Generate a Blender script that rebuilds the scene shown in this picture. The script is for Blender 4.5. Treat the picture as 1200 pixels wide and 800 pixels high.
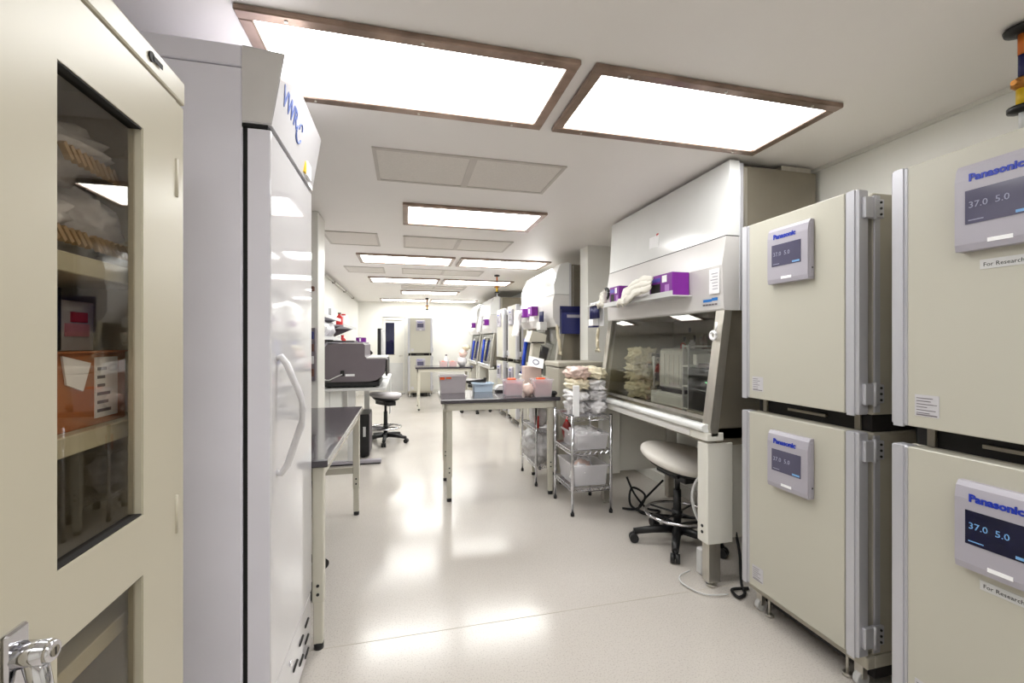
import bpy, bmesh, math, random
from mathutils import Matrix, Vector, noise
random.seed(7)
PI = math.pi
scn = bpy.context.scene
C = scn.collection
for o in list(bpy.data.objects):
    bpy.data.objects.remove(o)

# ---------------------------------------------------------------- camera
YAW = math.atan(125 / 510)
cam_d = bpy.data.cameras.new('camera')
cam = bpy.data.objects.new('camera', cam_d)
C.objects.link(cam)
cam.location = (0, 0, 1.42)
cam.rotation_euler = (PI / 2, 0, -YAW)
cam_d.sensor_width = 36
cam_d.lens = 510 / 1200 * 36
cam_d.clip_start = 0.02
scn.camera = cam
# ---------------------------------------------------------------- world, exposure
w = bpy.data.worlds.new('world')
scn.world = w
w.use_nodes = True
w.node_tree.nodes['Background'].inputs[0].default_value = (1, 1, 1, 1)
w.node_tree.nodes['Background'].inputs[1].default_value = 0.3
scn.view_settings.view_transform = 'Standard'
scn.view_settings.look = 'None'
scn.view_settings.gamma = 1
scn.view_settings.exposure = 0.38
LAMP = 7.6


# ---------------------------------------------------------------- materials
def lin(c):
    return tuple(((v / 255) / 12.92 if v / 255 <= 0.04045 else ((v / 255 + 0.055) / 1.055) ** 2.4) for v in c) + (1,)


MATS = {}


def mat(name, rgb, rough=0.5, metal=0.0, var=0.04, scale=6, bump=0.0, bscale=200, coat=0, alpha=1, trans=0, spec=0.5, stretch=None):
    m = bpy.data.materials.new(name)
    m.use_nodes = True
    nt = m.node_tree
    b = nt.nodes['Principled BSDF']
    b.inputs['Roughness'].default_value = rough
    b.inputs['Metallic'].default_value = metal
    b.inputs['Coat Weight'].default_value = coat
    b.inputs['Alpha'].default_value = alpha
    b.inputs['Transmission Weight'].default_value = trans
    b.inputs['Specular IOR Level'].default_value = spec
    tc = nt.nodes.new('ShaderNodeTexCoord')
    mp = nt.nodes.new('ShaderNodeMapping')
    nt.links.new(tc.outputs['Object'], mp.inputs[0])
    if stretch:
        mp.inputs['Scale'].default_value = stretch
    n = nt.nodes.new('ShaderNodeTexNoise')
    n.inputs['Scale'].default_value = scale
    n.inputs['Detail'].default_value = 3
    nt.links.new(mp.outputs[0], n.inputs['Vector'])
    r = nt.nodes.new('ShaderNodeValToRGB')
    c = lin(rgb)
    r.color_ramp.elements[0].position = 0.3
    r.color_ramp.elements[1].position = 0.7
    r.color_ramp.elements[0].color = tuple(v * (1 - var) for v in c[:3]) + (1,)
    r.color_ramp.elements[1].color = tuple(min(1, v * (1 + var)) for v in c[:3]) + (1,)
    nt.links.new(n.outputs['Fac'], r.inputs[0])
    nt.links.new(r.outputs[0], b.inputs['Base Color'])
    if bump:
        n2 = nt.nodes.new('ShaderNodeTexNoise')
        n2.inputs['Scale'].default_value = bscale
        nt.links.new(mp.outputs[0], n2.inputs['Vector'])
        bp = nt.nodes.new('ShaderNodeBump')
        bp.inputs['Strength'].default_value = bump
        bp.inputs['Distance'].default_value = 0.002
        nt.links.new(n2.outputs['Fac'], bp.inputs['Height'])
        nt.links.new(bp.outputs[0], b.inputs['Normal'])
    MATS[name] = m
    return m


def emit(name, rgb, s):
    m = bpy.data.materials.new(name)
    m.use_nodes = True
    nt = m.node_tree
    nt.nodes.remove(nt.nodes['Principled BSDF'])
    e = nt.nodes.new('ShaderNodeEmission')
    e.inputs[0].default_value = lin(rgb)
    e.inputs[1].default_value = s
    nt.links.new(e.outputs[0], nt.nodes['Material Output'].inputs[0])
    return m


def glass(name, rgb, refl=0.08, rough=0.0):
    m = bpy.data.materials.new(name)
    m.use_nodes = True
    nt = m.node_tree
    nt.nodes.remove(nt.nodes['Principled BSDF'])
    t = nt.nodes.new('ShaderNodeBsdfTransparent')
    t.inputs[0].default_value = lin(rgb)
    g = nt.nodes.new('ShaderNodeBsdfGlossy')
    g.inputs['Roughness'].default_value = rough
    lw = nt.nodes.new('ShaderNodeLayerWeight')
    pw = nt.nodes.new('ShaderNodeMath')
    pw.operation = 'POWER'
    pw.inputs[1].default_value = 4.0
    nt.links.new(lw.outputs['Facing'], pw.inputs[0])
    mx = nt.nodes.new('ShaderNodeMath')
    mx.operation = 'MULTIPLY_ADD'
    mx.inputs[1].default_value = 0.5
    mx.inputs[2].default_value = refl
    nt.links.new(pw.outputs[0], mx.inputs[0])
    mix = nt.nodes.new('ShaderNodeMixShader')
    nt.links.new(mx.outputs[0], mix.inputs[0])
    nt.links.new(t.outputs[0], mix.inputs[1])
    nt.links.new(g.outputs[0], mix.inputs[2])
    nt.links.new(mix.outputs[0], nt.nodes['Material Output'].inputs[0])
    return m


def film(name, rgb, opac=0.5, rough=0.25):
    """crumpled clear plastic: white-ish film mixed with transparency"""
    m = mat(name, rgb, rough, var=0.15, scale=25, bump=0.6, bscale=45, alpha=opac)
    return m


M_wall = mat('wall_paint', (238, 237, 232), 0.45, var=0.015, scale=1.5)
M_ceil = mat('ceiling_paint', (240, 236, 233), 0.42, var=0.015, scale=1.2)
M_trim = mat('trim_paint', (222, 220, 214), 0.4, var=0.02)
M_cream = mat('cream_enamel', (188, 181, 162), 0.32, var=0.02, scale=2)
M_creamin = mat('cream_enamel_shelf', (196, 190, 164), 0.4, var=0.03)
M_inc = mat('incubator_door', (190, 187, 174), 0.38, var=0.015, scale=2)
M_incb = mat('incubator_body', (180, 175, 161), 0.4, var=0.03, scale=3)
M_strip = mat('aluminium_trim', (196, 196, 202), 0.35, metal=0.35, var=0.03, stretch=(1, 1, 0.05), scale=40)
M_bezel = mat('bezel_grey', (170, 166, 176), 0.35, var=0.02)
M_frwhite = mat('fridge_white', (212, 210, 213), 0.05, var=0.01, spec=0.8)
M_frside = mat('fridge_side', (240, 238, 250), 0.4, var=0.03, scale=3, bump=0.05)
M_hoodw = mat('hood_white', (230, 231, 230), 0.17, var=0.015)
M_hoodg = mat('hood_panel', (214, 211, 209), 0.3, var=0.02)
M_steel = mat('stainless', (200, 196, 188), 0.3, metal=0.85, var=0.08, stretch=(1, 1, 0.1), scale=30)
M_steeld = mat('stainless_dull', (150, 143, 130), 0.42, metal=0.6, var=0.08, scale=4)
M_lframe = mat('light_frame', (150, 130, 118), 0.3, metal=0.8, var=0.25, scale=9)
M_chrome = mat('chrome', (215, 215, 220), 0.08, metal=1, var=0.02)
M_black = mat('black_plastic', (22, 22, 24), 0.4, var=0.2)
M_rubber = mat('black_rubber', (14, 14, 16), 0.7, var=0.2)
M_dark = mat('dark_gap', (30, 27, 26), 0.7, var=0.2)
M_bench = mat('bench_resin', (62, 58, 64), 0.16, var=0.12, scale=14, coat=0.3)
M_leg = mat('bench_leg_paint', (206, 202, 188), 0.35, var=0.02)
M_stand = mat('stand_white', (224, 222, 214), 0.4, var=0.02)
M_grey = mat('instrument_grey', (108, 100, 106), 0.4, var=0.04)
M_lgrey = mat('light_grey_plastic', (206, 206, 206), 0.4, var=0.03)
M_seat = mat('seat_vinyl', (222, 217, 210), 0.42, var=0.04, bump=0.1, bscale=80)
M_seatg = mat('seat_grey', (176, 172, 174), 0.45, var=0.04)
M_paper = mat('paper', (250, 250, 252), 0.7, var=0.03)
M_purple = mat('purple_card', (118, 20, 140), 0.5, var=0.08)
M_lilac = mat('lilac_print', (176, 120, 196), 0.5)
M_blueprint = mat('blue_print', (30, 120, 205), 0.5)
M_logo = mat('logo_blue', (20, 50, 170), 0.4)
M_vlogo = mat('fridge_logo_blue', (92, 112, 178), 0.4)
M_screen = mat('lcd_grey', (84, 82, 104), 0.12, var=0.1)
M_screend = mat('lcd_dark_blue', (12, 14, 46), 0.12, var=0.3, scale=12)
M_screentxt = mat('lcd_digits', (150, 152, 176), 0.4)
M_screentb = mat('lcd_cyan', (120, 170, 220), 0.4)
M_glove = mat('glove_latex', (240, 236, 226), 0.5, var=0.03, bump=0.3, bscale=60)
M_gloveb = mat('glove_beige', (206, 196, 172), 0.5, var=0.05)
M_blue = mat('blue_sleeve', (24, 70, 200), 0.4, var=0.1)
M_navy = mat('navy_folder', (44, 48, 104), 0.35, var=0.1)
M_navyd = mat('navy_cap', (24, 28, 84), 0.4)
M_orange = mat('orange_label', (238, 96, 40), 0.5)
M_red = mat('red_plastic', (206, 34, 34), 0.45)
M_pink = mat('pink_tub', (226, 150, 164), 0.35, var=0.12, scale=60)
M_pinkd = mat('pink_medium', (196, 92, 104), 0.35, var=0.1)
M_card = mat('cardboard', (176, 104, 52), 0.7, var=0.1, scale=12)
M_film = film('clear_film', (222, 220, 222), 0.85)
M_filmp = film('pinkish_film', (238, 212, 202), 0.95)
M_filmw = film('white_film', (240, 238, 240), 0.95)
M_filmy = film('cream_film', (238, 228, 200), 0.95)
M_tote = mat('frosted_tote', (236, 234, 238), 0.25, var=0.04, alpha=0.36)
M_toteg = mat('grey_tote', (190, 182, 186), 0.3, var=0.05, alpha=0.7)
M_bluebox = mat('pale_blue_box', (190, 208, 226), 0.4, var=0.05)
M_brass = mat('brass', (176, 120, 60), 0.3, metal=0.8, var=0.3, scale=40)
M_yellow = mat('yellow_paint', (214, 176, 30), 0.5, var=0.2, scale=30)
M_pipeo = mat('orange_pipe', (206, 110, 40), 0.4, var=0.15)
M_glassd = glass('door_glass', (238, 235, 230), 0.05)
M_sash = glass('sash_glass', (235, 235, 230), 0.045)
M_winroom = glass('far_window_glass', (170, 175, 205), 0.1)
M_diff = emit('lamp_diffuser', (254, 254, 252), LAMP)
M_diff2 = emit('boosted_lamp_diffuser', (254, 254, 250), LAMP * 1.6)  # far rows: emission boosted over the near lamps to brighten the far end
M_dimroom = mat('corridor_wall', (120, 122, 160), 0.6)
M_brown = mat('brown_plastic', (96, 60, 48), 0.4)
M_bag = mat('wrapper_stripe', (180, 150, 110), 0.5)
M_vent = mat('vent_face', (218, 212, 205), 0.45, var=0.05, scale=120)
M_ventf = mat('vent_frame', (196, 189, 182), 0.4)


def floor_mat():
    m = bpy.data.materials.new('vinyl_floor')
    m.use_nodes = True
    nt = m.node_tree
    b = nt.nodes['Principled BSDF']
    b.inputs['Roughness'].default_value = 0.13
    b.inputs['Specular IOR Level'].default_value = 0.55
    tc = nt.nodes.new('ShaderNodeTexCoord')

    def noi(scale, detail):
        n = nt.nodes.new('ShaderNodeTexNoise')
        n.inputs['Scale'].default_value = scale
        n.inputs['Detail'].default_value = detail
        nt.links.new(tc.outputs['Object'], n.inputs['Vector'])
        return n
    n1 = noi(150, 3)
    n2 = noi(1.3, 4)
    r = nt.nodes.new('ShaderNodeValToRGB')
    r.color_ramp.elements[0].position = 0.33
    r.color_ramp.elements[0].color = lin((180, 173, 167))
    r.color_ramp.elements[1].position = 0.46
    r.color_ramp.elements[1].color = lin((203, 197, 191))
    nt.links.new(n1.outputs['Fac'], r.inputs[0])
    mx = nt.nodes.new('ShaderNodeMix')
    mx.data_type = 'RGBA'
    mx.blend_type = 'MULTIPLY'
    r2 = nt.nodes.new('ShaderNodeValToRGB')
    r2.color_ramp.elements[0].position = 0.3
    r2.color_ramp.elements[0].color = (0.93, 0.925, 0.91, 1)
    r2.color_ramp.elements[1].position = 0.7
    r2.color_ramp.elements[1].color = (1, 1, 1, 1)
    nt.links.new(n2.outputs['Fac'], r2.inputs[0])
    mx.inputs[0].default_value = 1
    nt.links.new(r.outputs[0], mx.inputs[6])
    nt.links.new(r2.outputs[0], mx.inputs[7])
    nt.links.new(mx.outputs[2], b.inputs['Base Color'])
    mr = nt.nodes.new('ShaderNodeMapRange')
    mr.inputs[3].default_value = 0.11
    mr.inputs[4].default_value = 0.23
    nt.links.new(n2.outputs['Fac'], mr.inputs[0])
    nt.links.new(mr.outputs[0], b.inputs['Roughness'])
    n3 = noi(9, 2)
    bp = nt.nodes.new('ShaderNodeBump')
    bp.inputs['Strength'].default_value = 0.05
    bp.inputs['Distance'].default_value = 0.01
    nt.links.new(n3.outputs['Fac'], bp.inputs['Height'])
    nt.links.new(bp.outputs[0], b.inputs['Normal'])
    return m


M_floor = floor_mat()


# ---------------------------------------------------------------- mesh kit
def smooth_path(pts, k=6):
    P = [Vector(p) for p in pts]
    out = []
    for i in range(len(P) - 1):
        a, b, c, d = P[max(i - 1, 0)], P[i], P[i + 1], P[min(i + 2, len(P) - 1)]
        for j in range(k):
            t = j / k
            out.append(.5 * ((2 * b) + (c - a) * t + (2 * a - 5 * b + 4 * c - d) * t * t + (3 * b - a - 3 * c + d) * t ** 3))
    out.append(P[-1])
    return out


class MB:
    def __init__(s):
        s.bm = bmesh.new()

    def box(s, x0, x1, y0, y1, z0, z1, bev=0.0, rot=None, seg=1):
        x0, x1 = min(x0, x1), max(x0, x1)
        y0, y1 = min(y0, y1), max(y0, y1)
        z0, z1 = min(z0, z1), max(z0, z1)
        r = bmesh.ops.create_cube(s.bm, size=1)
        vs = r['verts']
        c = Vector(((x0 + x1) / 2, (y0 + y1) / 2, (z0 + z1) / 2))
        for v in vs:
            v.co = Vector((v.co.x * (x1 - x0), v.co.y * (y1 - y0), v.co.z * (z1 - z0)))
        if bev:
            es = list({e for v in vs for e in v.link_edges})
            q = bmesh.ops.bevel(s.bm, geom=es, offset=bev, segments=seg, affect='EDGES', profile=0.5)
            vs = list({v for f in q['faces'] for v in f.verts} | {v for v in vs if v.is_valid})
        for v in vs:
            if rot is not None:
                v.co = rot @ v.co
            v.co += c
        return s

    def prism(s, prof, a0, a1, axis='x'):
        """extrude polygon; axis x: prof=(y,z); y: prof=(x,z); z: prof=(x,y)"""
        def P(p, a):
            return {'x': (a, p[0], p[1]), 'y': (p[0], a, p[1]), 'z': (p[0], p[1], a)}[axis]
        A = [s.bm.verts.new(P(p, a0)) for p in prof]
        B = [s.bm.verts.new(P(p, a1)) for p in prof]
        n = len(prof)
        s.bm.faces.new(A)
        s.bm.faces.new(B[::-1])
        for i in range(n):
            s.bm.faces.new((A[i], B[i], B[(i + 1) % n], A[(i + 1) % n]))
        return s

    def tube(s, pts, r, seg=8, cap=True):
        pts = [Vector(p) for p in pts]
        rs = r if isinstance(r, (list, tuple)) else [r] * len(pts)
        rings = []
        up = Vector((0, 0, 1))
        for i, p in enumerate(pts):
            d = (pts[min(i + 1, len(pts) - 1)] - pts[max(i - 1, 0)]).normalized()
            u = d.cross(up)
            if u.length < 0.05:
                u = d.cross(Vector((0, 1, 0)))
            u.normalize()
            v = d.cross(u).normalized()
            rings.append([s.bm.verts.new(p + rs[i] * (math.cos(2 * PI * k / seg) * u + math.sin(2 * PI * k / seg) * v)) for k in range(seg)])
        for a, b in zip(rings, rings[1:]):
            for k in range(seg):
                f = s.bm.faces.new((a[k], a[(k + 1) % seg], b[(k + 1) % seg], b[k]))
                f.smooth = seg > 6
        if cap:
            s.bm.faces.new(rings[0][::-1])
            s.bm.faces.new(rings[-1])
        return s

    def cyl(s, p, r, h, seg=16, axis='z', r2=None):
        p = Vector(p)
        d = {'x': Vector((h, 0, 0)), 'y': Vector((0, h, 0)), 'z': Vector((0, 0, h))}[axis]
        return s.tube([p, p + d], [r, r if r2 is None else r2], seg)

    def lathe(s, c, prof, seg=20, tilt=None):
        """prof: list of (radius, z); around z at c"""
        c = Vector(c)
        rings = []
        for r, z in prof:
            ring = []
            for k in range(seg):
                v = Vector((r * math.cos(2 * PI * k / seg), r * math.sin(2 * PI * k / seg), z))
                if tilt is not None:
                    v = tilt @ v
                ring.append(s.bm.verts.new(c + v))
            rings.append(ring)
        for a, b in zip(rings, rings[1:]):
            for k in range(seg):
                s.bm.faces.new((a[k], a[(k + 1) % seg], b[(k + 1) % seg], b[k])).smooth = True
        s.bm.faces.new(rings[0][::-1])
        s.bm.faces.new(rings[-1])
        return s

    def blob(s, c, size, seed=0, amp=0.25, freq=3, sub=3, boxy=0.0, rot=None):
        """crumpled lump"""
        r = bmesh.ops.create_icosphere(s.bm, subdivisions=sub, radius=1)
        c = Vector(c)
        sz = Vector(size)
        off = Vector((seed * 7.3, seed * 3.1, seed * 5.7))
        for v in r['verts']:
            n = v.co.normalized()
            if boxy:
                m = max(abs(n.x), abs(n.y), abs(n.z))
                n = n.lerp(n / m, boxy)
            k = 1 + amp * (noise.noise(n * freq + off)) + amp * 0.5 * noise.noise(n * freq * 2.7 + off)
            q = Vector((n.x * sz.x, n.y * sz.y, n.z * sz.z)) * k / 2
            if rot is not None:
                q = rot @ q
            v.co = c + q
        for f in s.bm.faces:
            f.smooth = True
        zmin = min(v.co.z for v in r['verts'])
        base = c.z - sz.z / 2
        for v in r['verts']:      # rest flat on its support
            v.co.z += base - zmin
            if v.co.z < base + sz.z * 0.12:
                v.co.z = base
        return s

    def grid(s, fn, nu, nv, thick=0.0):
        vs = [[s.bm.verts.new(fn(i / nu, j / nv)) for j in range(nv + 1)] for i in range(nu + 1)]
        fs = []
        for i in range(nu):
            for j in range(nv):
                f = s.bm.faces.new((vs[i][j], vs[i + 1][j], vs[i + 1][j + 1], vs[i][j + 1]))
                f.smooth = True
                fs.append(f)
        if thick:
            bmesh.ops.solidify(s.bm, geom=fs, thickness=thick)
        return s

    def build(s, name, m, parent=None, world=False, loc=None, smooth=None, kind=None):
        bmesh.ops.recalc_face_normals(s.bm, faces=s.bm.faces)
        me = bpy.data.meshes.new(name)
        if smooth:
            for f in s.bm.faces:
                f.smooth = True
        if parent is not None and world:
            r = parent
            while r.parent:
                r = r.parent
            M = Matrix.Translation(r.location) @ Matrix.Rotation(r.rotation_euler.z, 4, 'Z')
            s.bm.transform(M.inverted())
        if loc is not None:
            s.bm.transform(Matrix.Translation(-Vector(loc)))
        s.bm.to_mesh(me)
        s.bm.free()
        me.materials.append(m)
        o = bpy.data.objects.new(name, me)
        C.objects.link(o)
        if parent is not None:
            o.parent = parent
        if loc is not None:
            o.location = loc
        if kind:
            o['kind'] = kind
        return o


def tag(o, label, cat, group=None):
    o['label'] = label
    o['category'] = cat
    if group:
        o['group'] = group
    return o


def thing(name, label, cat, loc=(0, 0, 0), rz=0, group=None):
    o = bpy.data.objects.new(name, None)
    o.empty_display_size = 0.05
    C.objects.link(o)
    o.location = loc
    o.rotation_euler = (0, 0, rz)
    return tag(o, label, cat, group)


def dup(root, loc, rz=None, label=None, group=None):
    r = root.copy()
    C.objects.link(r)
    r.location = loc
    if rz is not None:
        r.rotation_euler = (0, 0, rz)
    if label:
        r['label'] = label
    if group:
        r['group'] = group
    for ch in list(root.children):
        c = ch.copy()
        C.objects.link(c)
        c.parent = r
        for g in ch.children:
            d = g.copy()
            C.objects.link(d)
            d.parent = c
    return r


def struct(name, mb, m, loc=None, parent=None):
    o = mb.build(name, m, parent, loc=loc)
    if parent is None:
        o['kind'] = 'structure'
    return o


FONT_CACHE = {}


def text(name, s, size, m, parent, org, bold=0.0, sx=1.0, shear=0, ext=0.0006, mtx=None, align='LEFT'):
    """flat lettering facing local -Y, lower left at org (local coordinates)"""
    cu = bpy.data.curves.new(name, 'FONT')
    cu.body = s
    cu.size = size
    cu.extrude = ext
    cu.offset = bold
    cu.shear = shear
    cu.align_x = align
    cu.resolution_u = 2
    t = bpy.data.objects.new(name, cu)
    C.objects.link(t)
    dg = bpy.context.evaluated_depsgraph_get()
    me = bpy.data.meshes.new_from_object(t.evaluated_get(dg))
    bpy.data.objects.remove(t)
    B = Matrix(((sx, 0, 0), (0, 0, -1), (0, 1, 0))).to_4x4()
    if mtx is None:
        mtx = Matrix.Translation(org)
    me.transform(mtx @ B)
    me.materials.clear()
    me.materials.append(m)
    o = bpy.data.objects.new(name, me)
    C.objects.link(o)
    o.parent = parent
    return o


R90 = -PI / 2   # faces -X (right side of the aisle)
L90 = PI / 2    # faces +X (left side)

# ---------------------------------------------------------------- the room
XL, XR, YB, YF, H = -1.22, 2.48, -1.6, 12.2, 2.49
struct('floor', MB().box(XL - .1, XR + .1, YB - .1, YF + .1, -.1, 0), M_floor)
fl = bpy.data.objects['floor']
MB().box(XL, 1.9, 2.160, 2.163, -.002, .0006).build('weld_seam', mat('seam', (176, 168, 152), 0.5), fl)

# ceiling with real openings for the troffers and panels
lights = [(-.53, .65, 1.54, 2.07), (.71, 1.91, 1.54, 2.07),
          (-.02, 1.15, 3.44, 4.04), (-.58, .62, 5.53, 6.13), (.69, 1.90, 5.53, 6.13),
          (-.60, .58, 7.50, 8.10), (.64, 1.88, 7.50, 8.10), (-.10, 1.14, 9.35, 9.95),
          (-.62, .56, 11.2, 11.8), (.62, 1.84, 11.2, 11.8), (-.53, .65, -.45, .13), (.71, 1.91, -.45, .13)]
struct('ceiling', MB().box(XL - .1, XR + .1, YB - .1, YF + .1, H, H + .1), M_ceil)
struct('wall_left', MB().box(XL - .12, XL, YB - .1, YF + .1, 0, H), M_wall)
struct('wall_right', MB().box(XR, XR + .12, YB - .1, YF + .1, 0, H), M_wall)
struct('wall_back', MB().box(XL, XR, YB - .12, YB, 0, H), M_wall)
# far wall with a door opening
DX0, DX1, DH = -.60, .0, 2.08
wf = MB()
wf.box(XL, DX0, YF, YF + .12, 0, H)
wf.box(DX1, XR, YF, YF + .12, 0, H)
wf.box(DX0, DX1, YF, YF + .12, DH, H)
struct('wall_far', wf, M_wall)
# wall stubs: columns that break up both long walls
struct('trim_1', MB().box(XL, -.695, 3.85, 4.15, 0, H, .004), M_trim)
struct('trim_2', MB().box(1.97, XR, 4.5, 4.72, 0, H, .004), M_wall)
struct('baseboard_right', MB().box(XR - .012, XR, YB, YF, 0, .1), M_trim)
bl = MB()
bl.box(XL, XL + .012, YB, 3.85, 0, .1)
bl.box(XL, XL + .012, 4.15, YF, 0, .1)
struct('baseboard_left', bl, M_trim)
bf = MB()
bf.box(XL, DX0 - .05, YF - .012, YF, 0, .1)
bf.box(DX1 + .05, XR, YF - .012, YF, 0, .1)
struct('baseboard_far', bf, M_trim)
# small cove strip where ceiling meets walls
struct('trim_3', MB().box(XR - .02, XR, YB, 4.5, H - .02, H), M_trim)
# white conduit along the left wall, near the ceiling
cd = tag(MB().tube([(-1.19, 4.3, 2.44), (-1.19, 12.1, 2.44)], .014).build('conduit', M_trim, loc=(-1.19, 4.3, 2.44)),
         'thin white conduit running along the top of the left wall', 'conduit')
for y in (5.2, 6.6, 8.0, 9.4, 10.8):
    MB().box(-1.22, -1.17, y - .02, y + .02, 2.42, 2.46).build('clamp', M_steeld, cd, world=True)

# far door
d1 = MB()
d1.box(DX0 + .005, -.52, YF + .02, YF + .06, .01, DH - .01)
d1.box(-.29, DX1 - .005, YF + .02, YF + .06, .01, DH - .01)
d1.box(-.52, -.29, YF + .02, YF + .06, 1.93, DH - .01)
d1.box(-.52, -.29, YF + .02, YF + .06, .01, 1.07)
door = struct('door_1', d1, M_trim)
MB().box(-.52, -.29, YF + .035, YF + .045, 1.07, 1.93).build('window_pane', M_winroom, door)
MB().box(-.535, -.275, YF + .012, YF + .02, 1.055, 1.07).build('window_bead', M_steeld, door)
MB().box(-.50, -.06, YF + .012, YF + .02, .08, .84).build('kick_panel', M_lgrey, door)
MB().tube([(-.07, YF + .02, 1.03), (-.07, YF - .04, 1.03), (-.17, YF - .04, 1.03)], .011).build('door_handle', M_steel, door)
MB().box(-.52, -.08, YF - .02, YF + .02, 2.0, 2.05).build('door_closer', M_lgrey, door)
df = MB()
df.box(DX0 - .05, DX0, YF - .015, YF + .02, 0, DH + .05)
df.box(DX1, DX1 + .05, YF - .015, YF + .02, 0, DH + .05)
df.box(DX0, DX1, YF - .015, YF + .02, DH, DH + .05)
struct('trim_4', df, M_trim)
struct('wall_corridor', MB().box(-1.2, .8, YF + 1.2, YF + 1.3, 0, H), M_dimroom)


# ---------------------------------------------------------------- ceiling lights and panels
def ceiling_light(x0, x1, y0, y1, label, f=.045):
    t = thing('ceiling_light', label, 'ceiling light', ((x0 + x1) / 2, (y0 + y1) / 2, H), group='recessed ceiling troffers')
    m = MB()
    m.box(x0, x1, y0, y0 + f, H - .022, H, .004)
    m.box(x0, x1, y1 - f, y1, H - .022, H, .004)
    m.box(x0, x0 + f, y0 + f, y1 - f, H - .022, H, .004)
    m.box(x1 - f, x1, y0 + f, y1 - f, H - .022, H, .004)
    m.build('frame', M_lframe, t, world=True)
    MB().box(x0 + f, x1 - f, y0 + f, y1 - f, H - .010, H).build('diffuser', M_diff if y0 < 3 else M_diff2, t, world=True)
    n = 0
    for x in (x0 + .15, (x0 + x1) / 2, x1 - .15):
        for y in (y0 + f / 2, y1 - f / 2):
            MB().cyl((x, y, H - .025), .006, .004, 8).build('screw', M_steel, t, world=True)


LL = ['large light panel of the nearest pair, above the white fridge',
      'right-hand light panel of the nearest pair, above the tall hood',
      'single light panel centred behind the first vent pair',
      'left light panel of the second pair, beyond the single one',
      'right light panel of the second pair, beside the ceiling valve',
      'left light panel of the third pair from the camera',
      'right light panel of the third pair from the camera',
      'single narrow-looking light panel far down the room',
      'left light panel of the farthest pair by the end wall',
      'right light panel of the farthest pair by the end wall',
      'left light panel behind the camera', 'right light panel behind the camera']
for q, l in zip(lights, LL):
    ceiling_light(*q, l)


def vent(x0, x1, y0, y1, label, split=True):
    t = thing('ceiling_vent', label, 'ceiling vent', ((x0 + x1) / 2, (y0 + y1) / 2, H), group='flush perforated ceiling panels')
    m = MB()
    f = .022
    m.box(x0, x1, y0, y0 + f, H - .008, H)
    m.box(x0, x1, y1 - f, y1, H - .008, H)
    m.box(x0, x0 + f, y0 + f, y1 - f, H - .008, H)
    m.box(x1 - f, x1, y0 + f, y1 - f, H - .008, H)
    xs = [x0 + f, x1 - f]
    if split:
        c = (x0 + x1) / 2
        m.box(c - f, c + f, y0 + f, y1 - f, H - .008, H)
        xs = [x0 + f, c - f, c + f, x1 - f]
    m.build('frame', M_ventf, t, world=True)
    for a, b in zip(xs[::2], xs[1::2]):
        MB().box(a, b, y0 + f, y1 - f, H - .004, H).build('grille', M_vent, t, world=True)


vent(-.18, .96, 2.5, 3.0, 'nearest double ceiling panel, between first and second light rows')
vent(-.79, -.27, 4.5, 5.08, 'narrow grey grille nearest the left wall column', False)
vent(-.02, 1.13, 4.53, 5.08, 'double panel just beyond the single light panel')
vent(-.85, -.30, 6.55, 7.08, 'second small grille along the left wall', False)
vent(-.05, 1.17, 6.55, 7.05, 'double panel between the second and third light pairs')
vent(-.08, 1.17, 8.5, 9.0, 'farthest double panel before the end lights')


def valve(x, y, label, k=.62):
    t = thing('pipe_valve', label, 'pipe valve', (x, y, H))
    MB().lathe((x, y, H - .03), [(.02, 0), (.07 * k, .008), (.075 * k, .02), (.03 * k, .03)]).build('flange', M_black, t, world=True)
    MB().cyl((x, y, H - .10), .018 * k, .075).build('pipe', M_pipeo, t, world=True)
    MB().cyl((x, y, H - .18), .017 * k, .08).build('blue_collar', M_navyd, t, world=True)
    b = MB()
    b.lathe((x, y, H - .215), [(.025 * k, 0), (.045 * k, .012), (.045 * k, .03), (.022 * k, .04)])
    b.tube([(x - .07 * k, y, H - .20), (x + .07 * k, y, H - .19)], .014 * k)
    b.build('valve_body', M_brass, t, world=True)
    MB().cyl((x, y, H - .27), .025 * k, .056).build('yellow_coupling', M_yellow, t, world=True)
    w_ = MB()
    w_.lathe((x, y, H - .295), [(.02 * k, 0), (.06 * k, .005), (.06 * k, .02), (.02 * k, .027)], 12)
    w_.build('hand_wheel', M_black, t, world=True)
    MB().cyl((x, y, H - .36), .009, .07).build('outlet_tube', M_lgrey, t, world=True)


valve(2.03, 1.02, 'orange and yellow pipe valve with black wheels hanging at top right')
valve(1.43, 6.85, 'small brass valve dropping from the ceiling over the second light pair')
valve(.52, 10.9, 'tiny brass valve hanging in front of the farthest lights')


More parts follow.
